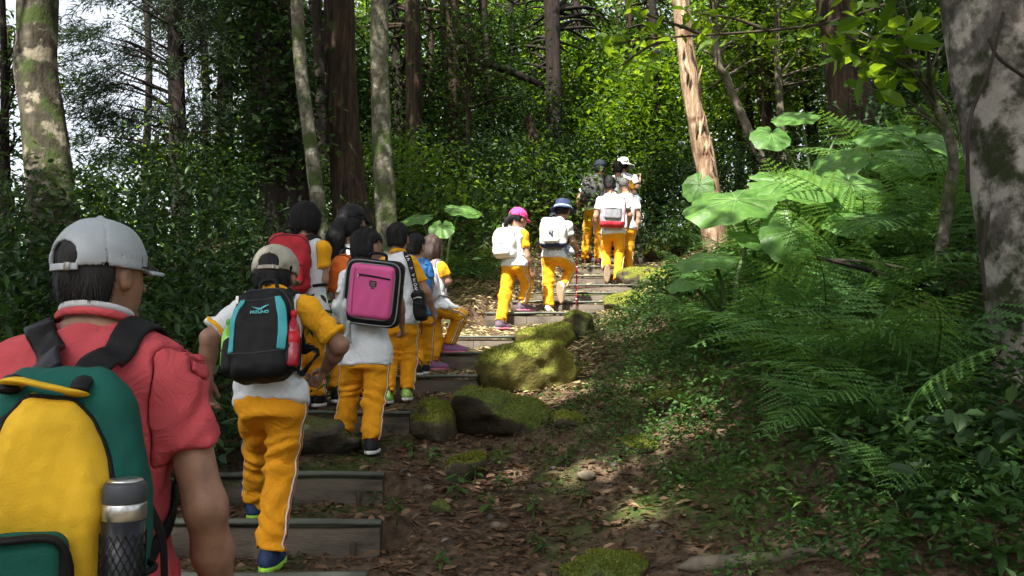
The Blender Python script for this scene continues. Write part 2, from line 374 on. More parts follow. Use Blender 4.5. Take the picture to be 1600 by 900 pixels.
def sdf_mesh(f, lo, hi, h):
    lo = np.asarray(lo, float)-3*h; hi = np.asarray(hi, float)+3*h
    nb = np.ceil((hi-lo)/(4*h)).astype(int)+1
    I = np.stack(np.meshgrid(*[np.arange(n) for n in nb], indexing='ij'), -1).reshape(-1, 3)
    d = f(lo+(I*4+1.5)*h)
    vol = np.repeat(np.repeat(np.repeat(d.reshape(nb), 4, 0), 4, 1), 4, 2).astype(np.float32)
    act = I[np.abs(d) < 4*h*1.6+.012]
    o = np.stack(np.meshgrid(*[np.arange(4)]*3, indexing='ij'), -1).reshape(-1, 3)
    J = (act[:, None]*4+o[None]).reshape(-1, 3)
    vol[J[:, 0], J[:, 1], J[:, 2]] = f(lo+J*h)
    return surfnet(vol, lo, h)
def surfnet(vol, lo, h):
    ins = vol < 0
    c = [ins[x:x+ins.shape[0]-1, y:y+ins.shape[1]-1, z:z+ins.shape[2]-1] for x in (0, 1) for y in (0, 1) for z in (0, 1)]
    any_ = np.zeros_like(c[0]); all_ = np.ones_like(c[0])
    for q in c: any_ |= q; all_ &= q
    A = np.argwhere(any_ & ~all_)
    idx = np.full(any_.shape, -1, np.int64); idx[A[:, 0], A[:, 1], A[:, 2]] = np.arange(len(A))
    off = np.array([[x, y, z] for x in (0, 1) for y in (0, 1) for z in (0, 1)])
    val = np.stack([vol[A[:, 0]+o[0], A[:, 1]+o[1], A[:, 2]+o[2]] for o in off], 1)
    P = np.zeros((len(A), 3)); n = np.zeros(len(A))
    for a in range(8):
        for b in range(a+1, 8):
            if np.abs(off[a]-off[b]).sum() != 1: continue
            m = (val[:, a] < 0) != (val[:, b] < 0)
            t = np.where(m, val[:, a]/(val[:, a]-val[:, b]+1e-20), 0)[:, None]
            P += np.where(m[:, None], off[a]+(off[b]-off[a])*t, 0); n += m
    V = lo+(A+P/n[:, None])*h
    F = []
    for ax in range(3):
        s0 = [slice(1, -1)]*3; s1 = [slice(1, -1)]*3; s0[ax] = slice(0, -1); s1[ax] = slice(1, None)
        a, b = ins[tuple(s0)], ins[tuple(s1)]
        for pos in (True, False):
            E = np.argwhere((a & ~b) if pos else (~a & b))
            if not len(E): continue
            E = E+1; E[:, ax] -= 1
            u, v = (ax+1) % 3, (ax+2) % 3
            def cell(du, dv):
                q = E.copy(); q[:, u] -= du; q[:, v] -= dv; return idx[q[:, 0], q[:, 1], q[:, 2]]
            q = np.stack([cell(1, 1), cell(0, 1), cell(0, 0), cell(1, 0)], 1)
            F.append(q if pos else q[:, ::-1])
    F = np.vstack(F); F = F[(F >= 0).all(1)]
    return V, F
def sdf_part(name, f, lo, hi, h, mat, parent, off, M=None):
    V, F = sdf_mesh(f, lo, hi, h)
    if M is not None: V = V@np.asarray(M)
    return part(name, V, F, mat, parent, True, off=off)
def grad(f, p, e=.004):
    g = np.stack([f(p+np.eye(3)[i]*e)-f(p-np.eye(3)[i]*e) for i in range(3)], 1); return g/(np.linalg.norm(g, axis=1)[:, None]+1e-9)
def spline(P, n):
    P = np.asarray(P, float); Q = np.vstack([2*P[0]-P[1], P, 2*P[-1]-P[-2]]); out = []
    for i in range(len(P)-1):
        a, b, c, d = Q[i:i+4]; t = np.linspace(0, 1, n, endpoint=False)[:, None]
        out.append(.5*(2*b+(c-a)*t+(2*a-5*b+4*c-d)*t**2+(3*b-a-3*c+d)*t**3))
    return np.vstack(out+[P[-1:]])
def snap(P, f, off, it=6, always=True):
    P = P.copy()
    for _ in range(it):
        d = f(P); g = grad(f, P); mv = off-d
        if not always: mv = np.maximum(mv, 0)
        P = P+g*mv[:, None]*.9
    return P
def ribbon(P, Nn, w, th):
    """flat strap along P with outward normals Nn"""
    P = np.asarray(P); T = np.gradient(P, axis=0); T /= np.linalg.norm(T, axis=1)[:, None]+1e-9
    S = np.cross(T, Nn); S /= np.linalg.norm(S, axis=1)[:, None]+1e-9
    Nn = np.cross(S, T); w = np.broadcast_to(w, len(P))[:, None]/2
    V = np.stack([P-S*w-Nn*th/2, P-S*w+Nn*th*.3, P-S*w*.7+Nn*th/2, P+S*w*.7+Nn*th/2, P+S*w+Nn*th*.3, P+S*w-Nn*th/2], 1)
    m = len(P); n = 6; i = np.arange(m-1)[:, None]*n; j = np.arange(n)[None]; k = (j+1) % n
    Q = np.stack([i+j, i+k, i+n+k, i+n+j], -1).reshape(-1, 4)
    V = V.reshape(-1, 3); e = (m-1)*n
    return V, [np.vstack([Q, [[0, 3, 2, 1], [0, 5, 4, 3], [e, e+1, e+2, e+3], [e, e+3, e+4, e+5]]])]

SKIN = pm('skin', (.34, .185, .125), .55, .2, 22, .3, 260, .3, bdist=.002)
SKIN_T = pm('tanned_skin', (.26, .140, .092), .5, .24, 22, .35, 240, .35, bdist=.002)
HAIR = pm('black_hair', (.009, .008, .008), .68, .5, 30, .4, 160, .3, aniso=(1, 1, .15))
HAIR_B = pm('brown_hair', (.040, .020, .014), .65, .5, 30, .6, 90, .5, aniso=(1, 1, .15))
HAIR_G = pm('cropped_grey_hair', (.10, .095, .09), .8, .4, 40, .6, 200, .3)
WHITE = pm('white_jersey', (.70, .72, .75), .85, .06, 6, .25, 420, .2, wrinkle=.38)
YEL = pm('yellow_jersey', (.74, .31, .012), .85, .08, 5, .25, 420, .2, wrinkle=.38)
YEL_S = pm('yellow_sleeve_cloth', (.78, .37, .015), .85, .06, 5, .25, 420, .2, wrinkle=.38)
RED = pm('faded_red_shirt', (.46, .070, .082), .88, .10, 7, .3, 380, .15, wrinkle=.28)
BLUE_S = pm('blue_sleeve_cloth', (.03, .16, .42), .85)
GREYV = pm('grey_vest', (.42, .42, .44), .85)
BLACK = pm('black_nylon', (.007, .007, .008), .6, .3, 20, .35, 350, .2)
DGREY = pm('dark_grey_nylon', (.028, .028, .032), .6, .3, 20, .35, 300, .25)
EYE = pm('eye', (.02, .015, .012), .2, 0, 5, 0)
STRIPE = pm('white_piping', (.75, .70, .62), .8); STRIPE2 = pm('maroon_piping', (.22, .06, .03), .8)
REDSOCK = pm('red_sock', (.40, .015, .03), .9); WSOCK = pm('white_sock', (.75, .75, .75), .9)
SOLE_W = pm('white_sole', (.70, .70, .70), .6); SOLE_T = pm('tan_sole', (.42, .30, .20), .7); SOLE_L = pm('lime_sole', (.32, .62, .06), .6); SOLE_P = pm('pink_sole', (.55, .16, .25), .6)

def orth(v, *ds):
    v = np.asarray(v, float)
    for d in ds: v = v-d*(v@d)
    return nrm(v)
def hand_prims(w, d, n, th, u, curl=(.35, .5), spread=.0):
    C = []
    L = [.060, .068, .063, .048]
    for i in range(4):
        o = th*(.026-.0175*i)*u
        k = w+d*.072*u+o-(.004*abs(i-1.3))*d*u
        C.append((w+o*.55+d*.008*u, k, .0125*u, .0105*u))
        a, b = curl; a += .08*i; b += .06*i
        d1 = d*math.cos(a)+n*math.sin(a); d2 = d*math.cos(a+b)+n*math.sin(a+b); d3 = d*math.cos(a+1.9*b)+n*math.sin(a+1.9*b)
        k1 = k+d1*L[i]*.48*u; k2 = k1+d2*L[i]*.32*u; k3 = k2+d3*L[i]*.24*u
        C += [(k, k1, .0092*u, .0085*u), (k1, k2, .0085*u, .0078*u), (k2, k3, .0078*u, .0066*u)]
    t0 = w+d*.018*u+th*.018*u; t1 = t0+nrm(d*.75+th*.75+n*.25)*.038*u; t2 = t1+nrm(d*.95+th*.2+n*.35)*.026*u; t3 = t2+nrm(d*.95+n*.5)*.02*u
    C += [(t0, t1, .0135*u, .0105*u), (t1, t2, .0103*u, .0092*u), (t2, t3, .0092*u, .0075*u)]
    return C

def build_person(label, Y, J, u=1., H=frame(0), h=.009, hs=1., shirt=None, sleeve=None, sleeve_len=.62, pants=None, hair='short', hairmat=None,
                 skin=None, shoes=None, feet=None, sock=None, hem=-.08, bend=0., curl=None, collar=None, fat=1., legloose=1., seam=True, group='hikers climbing the trail staircase', wr=1., depthk=1., clothk=1.3, band=None, capz=None):
    """J: joints as (photo x, photo y, extra depth)"""
    skin = skin or SKIN; shirt = shirt or WHITE; pants = pants or YEL; sleeve = sleeve or shirt
    P = {k: at(v[0], v[1], Y+(v[2] if len(v) > 2 else 0)) for k, v in J.items()}
    pel = (P['hipL']+P['hipR'])/2; nb = P['neck']; hc = P['head']
    base = np.array([pel[0], pel[1], min(P['anL'][2], P['anR'][2])-.07*u])
    root = empty('person', base, label, 'person', group)
    X = nrm(P['shR']-P['shL']); U = nrm(nb-pel); Fw = nrm(np.cross(U, X)); X = np.cross(Fw, U)
    TM = np.array([X, Fw, U]); TL = np.linalg.norm(nb-pel)
    def torso(p, W, D, t0, t1, grow=0.):
        q = (p-pel)@TM.T; t = q[:, 2]/TL
        q1 = q[:, 1]+bend*4*np.clip(t, 0, 1)*(1-np.clip(t, 0, 1))
        tt = [-.35, 0, .3, .55, .8, .93, 1.02]
        w = np.interp(t, tt, W)*u*fat+grow; d = np.interp(t, tt, D)*u*fat*depthk+grow
        e = (np.sqrt((q[:, 0]/w)**2+(q1/d)**2)-1)*np.minimum(w, d)
        return smax(e, np.maximum((t0-t), (t-t1))*TL, .02*u)
    sd = {}
    fa = fat**.1; C = []                       # skin limbs
    for s, S in ((-1, 'L'), (1, 'R')):
        sh, el, wr_, hp, kn, an = [P[k+S] for k in ('sh', 'el', 'wr', 'hip', 'kn', 'an')]
        C += [(sh, el, .039*u*fa, .033*u*fa), (el, el+(wr_-el)*.35, .034*u*fa, .0325*u*fa), (el+(wr_-el)*.35, wr_, .0325*u*fa, .0215*u*fa)]
        C += [(hp, kn, .062*u, .043*u), (kn, kn+(an-kn)*.35, .045*u, .046*u), (kn+(an-kn)*.35, an, .046*u, .031*u)]
        C += [(nb-U*.015*u, sh, .040*u*fa, .037*u*fa)]
        fd = feet[S] if feet else np.array([0, 1, 0.])
        fd = nrm(fd); C += [(an, an+fd*.11*u-np.array([0, 0, .035*u])*(abs(fd[2]) < .5), .03*u, .02*u)]
    hp_ = []
    for s, S in ((-1, 'L'), (1, 'R')):
        d = nrm(P['wr'+S]-P['el'+S])
        if ('hd'+S) in P: d = nrm(P['hd'+S]-P['wr'+S])
        n = orth(-s*X, d); th = orth(Fw, d, n)
        hp_ += hand_prims(P['wr'+S], d, n, th, u*1.02, (curl or {}).get(S, (.35, .45)))
    HX, HF, HU = H
    hh = hs*u
    def headf(p):
        d = ell(p, hc+HU*.022*hh-HF*.008*hh, H, np.array([.074, .092, .092])*hh)
        d = smin(d, ell(p, hc-HU*.035*hh+HF*.022*hh, H, np.array([.058, .066, .082])*hh), .03)
        q = (p-hc)@H.T
        d = smin(d, cone(p, hc+HF*.088*hh-HU*.002*hh, hc+HF*.106*hh-HU*.032*hh, .007*hh, .012*hh), .012)      # nose
        d = smin(d, cone(p, hc+HF*.083*hh-HU*.064*hh-HX*.014*hh, hc+HF*.083*hh-HU*.064*hh+HX*.014*hh, .008*hh, .008*hh), .01)  # lips
        d = smin(d, cone(p, hc+HF*.074*hh-HU*.1*hh, hc+HF*.07*hh-HU*.098*hh, .018*hh, .018*hh), .02)     # chin
        for s in (-1, 1):
            d = smax(d, -ell(p, hc+HF*.092*hh+HX*s*.032*hh+HU*.004*hh, H, np.array([.017, .012, .010])*hh), .012)
            ear = ell(p, hc+HX*s*.078*hh-HF*.004*hh-HU*.012*hh, H, np.array([.010, .019, .031])*hh)
            ear = smax(ear, -ell(p, hc+HX*s*.089*hh+HF*.002*hh-HU*.008*hh, H, np.array([.009, .010, .019])*hh), .006)
            d = smin(d, ear, .008)
        return smin(d, cone(p, hc-HU*.06*hh-HF*.022*hh, nb-U*.02*u, .047*hh*fat**.5, .052*u*fat**.5), .03*u)
    BW = [.095, .105, .092, .105, .118, .092, .048]; BD = [.062, .075, .070, .078, .080, .060, .048]
    def body(p):
        d = np.minimum(headf(p), torso(p, BW, BD, -.12, 1.0))
        d = smin(headf(p), torso(p, BW, BD, -.12, 1.0), .03*u)
        for c in C: d = smin(d, cone(p, *c), .022*u)
        hd = None
        for c in hp_:
            e = cone(p, *c); hd = e if hd is None else smin(hd, e, .0045*u)
        return smin(d, hd, .012*u)
    pts = np.array([c[0] for c in C]+[c[1] for c in C]+[c[1] for c in hp_]+[hc, nb, pel])
    lo, hi = pts.min(0)-.14*u, pts.max(0)+.14*u
    b = sdf_part('body', body, lo, hi, h, skin, root, base)
    for s in (-1, 1):                                                # eyes
        V, F = sdf_mesh(lambda p: ell(p, hc+HF*.080*hh+HX*s*.032*hh+HU*.003*hh, H, np.array([.013, .010, .007])*hh), hc+HF*.08*hh+HX*s*.032*hh-.02, hc+HF*.08*hh+HX*s*.032*hh+.02, .004)
        part('eye', V, F, EYE, root, off=base)
    # ---- hair
    hm = hairmat or HAIR
    def hairf(p):
        q = ((p-hc)@H.T)/hh
        g = .003*snoise(p*np.array([1, 1, .35]), 26, 1)+.0025*snoise(p, 12, 3)
        e = ell(p, hc+HU*.030*hh-HF*.014*hh, H, np.array([.086, .1, .094])*hh)
        if hair == 'crop': e = ell(p, hc+HU*.026*hh-HF*.010*hh, H, np.array([.079, .097, .092])*hh); g = g*.3
        cut = np.where(q[:, 1] > .0, .05-q[:, 2]+.0*q[:, 1], -.045-q[:, 2]+np.abs(q[:, 0])*.15)
        cut = np.maximum(cut, np.minimum(q[:, 1]+.032, .03-q[:, 2])) if hair in ('short', 'crop') else cut
        d = smax(e, cut*hh, .012)
        if hair == 'short': d = smin(d, smax(ell(p, hc-HU*.018*hh-HF*.030*hh, H, np.array([.080, .076, .078])*hh), np.maximum(-.066-q[:, 2], q[:, 1]+.034)*hh, .01), .012)
        if hair == 'bob':
            e2 = ell(p, hc-HU*.015*hh-HF*.022*hh, H, np.array([.096, .1, .135])*hh)
            c2 = np.maximum(-.125+.012*np.sin(q[:, 0]*60)-q[:, 2], np.minimum(q[:, 1]-.03, .055-q[:, 2]))
            d = smin(d, smax(e2, c2*hh, .012), .02)
        if hair == 'bowl':
            e2 = ell(p, hc-HU*.0*hh-HF*.016*hh, H, np.array([.098, .104, .118])*hh)
            c2 = np.maximum(-.085+.008*np.sin(q[:, 0]*60)-q[:, 2], np.minimum(q[:, 1]-.03, .05-q[:, 2]))
            d = smin(d, smax(e2, c2*hh, .012), .02)
        if hair in ('pony', 'long'):
            a0 = hc-HF*.1*hh+HU*(.035 if hair == 'pony' else .0)*hh
            dn = nrm(-HU*.8-HF*.25+np.array([0, 0, -.5])); L = .24 if hair == 'pony' else .3
            a1 = a0+dn*L*.4*hh-HF*.03*hh; a2 = a0+dn*L*hh-HF*.0*hh
            r = .026 if hair == 'pony' else .055
            t = smin(cone(p, a0, a1, r*.8*hh, r*1.1*hh), cone(p, a1, a2, r*1.1*hh, r*.35*hh), .02)
            d = smin(d, t, .02)
            if hair == 'long': d = smin(d, ell(p, hc-HU*.01*hh-HF*.03*hh, H, np.array([.088, .085, .12])*hh), .02)
        return d+g
    V, F = sdf_mesh(hairf, hc-.26*hh-np.array([.08, .08, .16])*(hair in ('pony', 'long')), hc+.17*hh+.05, max(.006, h*.9))
    if capz is not None:
        pass
    # loose strands lying over the hair mass
    r_ = np.random.default_rng(int(J['head'][0])); ns = 4200 if hair != 'crop' else 1200
    fi = r_.integers(0, len(F), ns); c0 = V[F[fi]].mean(1); g_ = grad(hairf, c0); whorl = hc+HU*.12*hh-HF*.03*hh
    dn = (c0-whorl); dn = dn/np.linalg.norm(dn, axis=1)[:, None]-HU*.35+r_.normal(0, .22, (ns, 3)); dn -= g_*(dn*g_).sum(1)[:, None]*.92; dn /= np.linalg.norm(dn, axis=1)[:, None]
    sd_ = np.cross(dn, g_); L_ = r_.uniform(.02, .06, ns)[:, None]*hh*(.35 if hair == 'crop' else .55 if hair == 'short' else 1); w_ = .0013*hh
    a_ = c0-g_*.002; T3 = np.stack([a_-sd_*w_, a_+sd_*w_, a_+dn*L_+g_*(.002+.010*r_.random((ns, 1))**2)], 1).reshape(-1, 3)
    if capz is not None:
        ok = (((c0-hc)@HU)/hh < capz); T3 = T3.reshape(-1, 3, 3)[ok].reshape(-1, 3); ns = int(ok.sum())
        zl = ((V-hc)@HU)/hh; up_ = np.clip((zl-capz)/.02, 0, 1)[:, None]; V = V-(V-(hc+HU*.02*hh))*.03*up_
    V2 = np.vstack([V, T3]); part('hair', V2, [F, np.arange(ns*3).reshape(-1, 3)+len(V)], hm, root, off=base)
    # ---- trousers
    def legf(S, p, grow=0.):
        hp, kn, an = P['hip'+S], P['kn'+S], P['an'+S]; w = legloose*u
        ft = an+(an-kn)*.02
        d = smin(cone(p, hp, kn, .080*w+grow, .063*w+grow), cone(p, kn, ft+(ft-kn)*.1, .062*w+grow, .058*w+grow), .03*u)
        ax = nrm(an-kn); t = (p-kn)@ax/np.linalg.norm(an-kn)
        n3 = snoise(p, 5, 3)
        fold = .004*(1-2*np.abs(snoise(p*np.array([1, 1, .6]), 7, 2)))+.0055*np.sin(t*26+5*snoise(p, 3.5, 1)+(p@X)*9/u)*np.exp(-((t-.95)/.35)**2)+.0065*np.sin(t*24+4*snoise(p, 3, 2))*np.exp(-((t)/.28)**2)
        d = d+fold*u*wr+.003*snoise(p, 8, 4)*u
        d = smax(d, (p-ft)@ax, .008)
        return smax(d, -cone(p, ft-ax*.012, ft+ax*.05, .044*w, .046*w), .006)
    def pantsf(p):
        d = smin(legf('L', p), legf('R', p), .018*u)
        tt = torso(p, [.112, .114, .106, .1, .1, .1, .1], [.092, .094, .088, .1, .1, .1, .1], -.22, .12)
        d = smin(d, tt, .04*u)
        # buttock volume and centre seam
        return d+.0025*snoise(p, 6, 3)*u
    # ---- shirt and sleeves
    SW = [.126, .126, .120, .130, .138, .106, .060]; SD = [.098, .098, .096, .104, .102, .078, .058]
    def wrk(p):
        n1 = snoise(p*np.array([1, 1, .45]), 5, 2); n2 = snoise(p@np.array([[.8, 0, .6], [0, 1, 0], [-.25, 0, .35]]), 9, 3)
        return (.0035*n1+.0032*(1-2*np.abs(n2))+.0012*snoise(p, 19, 1))*u*wr
    slp = {}
    for s, S in ((-1, 'L'), (1, 'R')):
        a, e = P['sh'+S], P['el'+S]; ax = nrm(e-a); L = np.linalg.norm(e-a)*sleeve_len
        slp[S] = (a, ax, L, s)
    def trunkf(p):
        d = torso(p, SW, SD, hem, .985)
        for S in 'LR':
            d = smin(d, cone(p, nb-U*.03*u, P['sh'+S]-U*.004, .050*u*fat, .048*u*fat), .035*u)
        q2 = (p-pel)@U; near = (np.abs(q2) < .5*u)
        if near.any():
            hemc = smax(pantsf(p[near])-.010*u, np.maximum(hem*TL-q2[near], q2[near]-.2*TL), .01)
            d[near] = smin(d[near], hemc, .02*u)
        return d
    def armf(S, p):
        a, ax, L, s = slp[S]; t = (p-a)@ax
        d = cone(p, a+ax*.005*u-X*s*.008*u, a+ax*(L+.03), .050*u*fa**.5, .0555*u*fa**.5)
        n2 = snoise(p, 6, 4)
        d = d+(.0030*np.sin(t*46/u+((p-a)@Fw)*30/u+3*n2)*np.clip(t/(.06*u), 0, 1)+.0016*snoise(p, 17, 1))*u*wr
        d = smax(d, t-L, .006)
        return d
    def topf(p):
        dt = trunkf(p); dl, dr_ = armf('L', p), armf('R', p)
        top = smin(smin(dt, dl, .030*u), dr_, .030*u)+wrk(p)
        cut = smax(top, -cone(p, nb-U*.0*u, nb+U*.1*u+HF*.02, .051*u*fat**.5, .07*u*fat**.5), .008)
        ks = {}
        for S, da in (('L', dl), ('R', dr_)):
            a, ax, L, s = slp[S]; g = (p-(a-X*s*.034*u))@nrm(X*s+ax*.30+U*.15)
            ks[S] = np.maximum(-g, da-dt-.012*u)
        return cut, ks
    def shirtf(p):
        top, ks = topf(p)
        return smax(top, -np.minimum(ks['L'], ks['R'])+.0004, .003)
    def sleevef(S):
        def f(p):
            top, ks = topf(p); return smax(top, ks[S]+.0004, .003)
        return f
    sd['shirt'] = lambda p: topf(p)[0]; sd['all'] = sd['shirt']
    full = np.array([pel, nb, P['shL'], P['shR'], slp['L'][0]+slp['L'][1]*slp['L'][2], slp['R'][0]+slp['R'][1]*slp['R'][2], pel+U*hem*TL])
    hcl = h*clothk
    so = sdf_part('shirt', shirtf, full.min(0)-.20*u*fat, full.max(0)+.14*u*fat, hcl, shirt, root, base)
    for S in 'LR':
        a, ax, L, s_ = slp[S]; q = np.array([a, a+ax*L]); f = sleevef(S)
        sm_ = sleeve[S] if isinstance(sleeve, dict) else sleeve
        o = sdf_part('sleeve', f, q.min(0)-.10*u*fat, q.max(0)+.10*u*fat, hcl, sm_, so, base)
        if band is not None:
            th = np.linspace(0, 2*np.pi, 26); A = orth(np.array([.3, .5, .8]), ax); B = np.cross(ax, A)
            c = a+ax*(L-.010*u); ring = c+(np.cos(th)[:, None]*A+np.sin(th)[:, None]*B)*.058*u*fa
            ring = snap(ring, f, .0005); mm = MB(); mm.tube(ring, .0065*u, 6, cap=False, up=ax, flat=(.5, 1.4)); mm.build('hem_band', band, so, base)
    if collar:
        th = np.linspace(0, 2*np.pi, 28); c = nb+U*.012*u
        ring = c+(np.cos(th)[:, None]*X*.056+np.sin(th)[:, None]*Fw*.056-0*U)*u*fat**.5-(np.sin(th)[:, None]*U)*.012*u
        m = MB(); m.tube(ring, .0085*u, 8, cap=False, flat=(1, 1.5)); m.build('collar', collar, so, base)
    L4 = np.array([P['hipL'], P['hipR'], P['knL'], P['knR'], P['anL'], P['anR'], pel+U*.1])
    po = sdf_part('trousers', pantsf, L4.min(0)-.15*u, L4.max(0)+.15*u, h*clothk, pants, root, base)
    if seam:
        for s, S in ((-1, 'L'), (1, 'R')):
            hp, kn, an = P['hip'+S], P['kn'+S], P['an'+S]
            path = spline([hp+U*.02*u, hp*.5+kn*.5, kn, kn*.5+an*.5, an-(an-kn)*.03], 8)
            out = np.array([orth(X*s-Fw*.25, nrm(b_-a_)) for a_, b_ in zip(np.vstack([path[:1], path[:-1]]), np.vstack([path[1:], path[-1:]]))])
            q = snap(path+out*.085*u, pantsf, .001, 5)
            V, F = ribbon(q, out, .020*u, .004); part('side_stripe', V, F, STRIPE, po, off=base)
            V, F = ribbon(q+out*.0022, out, .009*u, .004); part('stripe_line', V, F, STRIPE2, po, off=base)
    # ---- shoes
    shoes = shoes or {}
    for s, S in ((-1, 'L'), (1, 'R')):
        an = P['an'+S]; fd = nrm(feet[S] if feet and S in feet else [0, 1, 0]); up = orth(np.array([0, 0, 1.]) if abs(fd[2]) < .8 else np.array([0, -1., 0]), fd)
        if abs(fd[2]) >= .3: up = orth(nrm(P['kn'+S]-an), fd)
        rt = np.cross(fd, up); M = np.array([rt, fd, up]); c = an-up*.045*u
        um, sm = shoes.get(S, shoes.get('m', (BLACK, SOLE_W)))
        k = u*.95
        def upf(p):
            q = (p-c)@M.T
            w = np.interp(q[:, 1]/k, [-.06, 0, .1, .17], [.8, .9, 1.08, .7])
            e = ell(q, (0, .055*k, -.002*k), np.eye(3), np.array([.043, .125, .042])*k)+.0*w
            a2 = ell(q, (0, -.012*k, .025*k), np.eye(3), np.array([.036, .050, .052])*k)
            d = smin(e, a2, .03*k); d = smax(d, -.018*k-q[:, 2], .004)
            return smax(d, -ell(q, (0, -.004*k, .085*k), np.eye(3), np.array([.028, .036, .035])*k), .006)
        def sof(p):
            q = (p-c)@M.T; w = np.interp(q[:, 1]/k, [-.07, 0, .05, .12, .19], [.034, .038, .036, .046, .03])*k
            return smax(np.maximum(np.abs(q[:, 0])-w, np.abs(q[:, 1]-.055*k)-.125*k)*1.+.0, np.abs(q[:, 2]+.026*k-.012*k*np.clip(q[:, 1]/k-.12, 0, 1)*4)-.012*k, .01)
        def sof2(p):
            q = (p-c)@M.T
            e = (np.sqrt((q[:, 0]/(.046*k))**2+((q[:, 1]-.055*k)/(.132*k))**2)-1)*.046*k
            return smax(e, np.abs(q[:, 2]+.026*k)-.013*k, .006)
        lo_, hi_ = c-.2*k, c+.2*k
        so_ = sdf_part('shoe', upf, lo_, hi_, h*.85, um, root, base); sdf_part('sole', sof2, lo_, hi_, h*.85, sm, so_, base)
        if shoes.get('lace', True):
            m = MB()
            for q in range(3):
                y0 = (.045+.025*q)*k; zz = (.042-.006*q)*k
                m.tube([c+rt*-.022*k+fd*y0+up*(zz-.008*k), c+fd*y0+up*zz, c+rt*.022*k+fd*(y0+.012*k)+up*(zz-.008*k)], .0028*k, 5)
            m.build('laces', SOLE_W, so_, base)
        if sock:
            m = MB(); ax = nrm(P['kn'+S]-an); m.tube([an-ax*.01*u, an+ax*.05*u, an+ax*.11*u], [.039*u, .036*u, .038*u], 14); m.build('sock', sock, root, base)
    return dict(root=root, base=base, P=P, TM=TM, pel=pel, nb=nb, u=u, sd=sd, H=H, hc=hc, hh=hh, h=h, shirt=so, X=X, F=Fw, U=U)

def add_cap(R, mat, brim=None, z0=.012, opening=True, under=None, mat2=None, h=None, seams=True, tilt=.0, fit=1.):
    H, hc, hh, base = R['H'], R['hc'], R['hh'], R['base']; HX, HF, HU = H
    h = h or max(.004, R['h']*.7); k = hh*fit
    def f(p):
        q = ((p-hc)@H.T)/k
        e = ell(q, (0, -.012, .030), np.eye(3), np.array([.095, .104, .098]))
        pl = z0+tilt*q[:, 1]-q[:, 2]
        d = smax(e, pl, .008)
        inner = ell(q, (0, -.012, .024), np.eye(3), np.array([.088, .097, .092])); d = smax(d, -inner, .004)
        if opening:
            d = smax(d, -ell(q, (0, -.115, z0+.026), np.eye(3), np.array([.043, .07, .036])), .004)
        if seams:
            a = np.arctan2(q[:, 0], q[:, 1]+.012); s = np.abs(((a/(np.pi/3)+.5) % 1)-.5)*np.pi/3*.09
            d = d+.0022*np.exp(-(s/.003)**2)
        d = d+.0012*snoise(q, 13, 2)
        return d*k
    cp = sdf_part('cap', f, hc-.17*k, hc+.19*k, h, mat, R['root'], base)
    if opening:
        th = np.linspace(-2.05, -1.09, 14); P = hc+(np.cos(th)[:, None]*HX*.0945+np.sin(th)[:, None]*HF*.102-HF*.012+HU*(z0+.003))*k
        Nn = (P-hc); V, F = ribbon(P, Nn, .015*k, .004*k); part('strap', V, F, mat2 or mat, cp, off=base)
        P2 = P[9:12]; V, F = ribbon(P2+nrm(-HF)*.0025, P2-hc, 
.019*k, .005*k); part('buckle', V, F, pm('dull_buckle', (.25, .24, .22), .4, metal=.7), cp, off=base)
    m = MB(); bt = hc+HU*(.128)*k-HF*.012*k; m.tube([bt-HU*.006*k, bt, bt+HU*.005*k], [.010*k, .010*k, .005*k], 10); m.build('button', mat, cp, base)
    def bf(p):
        q = ((p-hc)@H.T)/k
        r = np.sqrt((q[:, 0]/.085)**2+((q[:, 1]-.055)/.092)**2)
        zz = z0+.006-1.9*q[:, 0]**2-.10*(q[:, 1]-.08)
        d = smax((r-1)*.085, np.abs(q[:, 2]-zz)-.0045, .003)
        return smax(d, .06-q[:, 1]-.0*q[:, 0], .004)*k
    if brim is not False:
        sdf_part('brim', bf, hc-.2*k, hc+.24*k, h, under or mat, cp, base)
    return cp
def add_bucket(R, mat, band=None, z0=.012, h=None, flare=.05):
    H, hc, hh, base = R['H'], R['hc'], R['hh'], R['base']; HX, HF, HU = H; h = h or .007
    def f(p):
        q = ((p-hc)@H.T)/hh; rr = np.sqrt(q[:, 0]**2+(q[:, 1]+.01)**2*.82)
        crown = smax(smax(rr-.098+.25*(q[:, 2]-.03).clip(0), q[:, 2]-.112, .02), z0-q[:, 2], .006)
        zz = z0+.004-(rr-.09)*.45; br = smax(rr-.098-flare, np.abs(q[:, 2]-zz)-.0055, .004); br = smax(br, .085-rr, .004)
        return (smin(crown, br, .01)+.002*snoise(q, 14, 2))*hh
    o = sdf_part('hat', f, hc-.2*hh, hc+.2*hh, h, mat, R['root'], base)
    if band is not None:
        th = np.linspace(0, 2*np.pi, 30); Pp = hc+(np.cos(th)[:, None]*HX*.1005+np.sin(th)[:, None]*HF*.111-HF*.01+HU*(z0+.018))*hh
        V, F = ribbon(Pp, Pp-hc, .02*hh, .003); part('band', V, F, band, o, off=base)
    return o

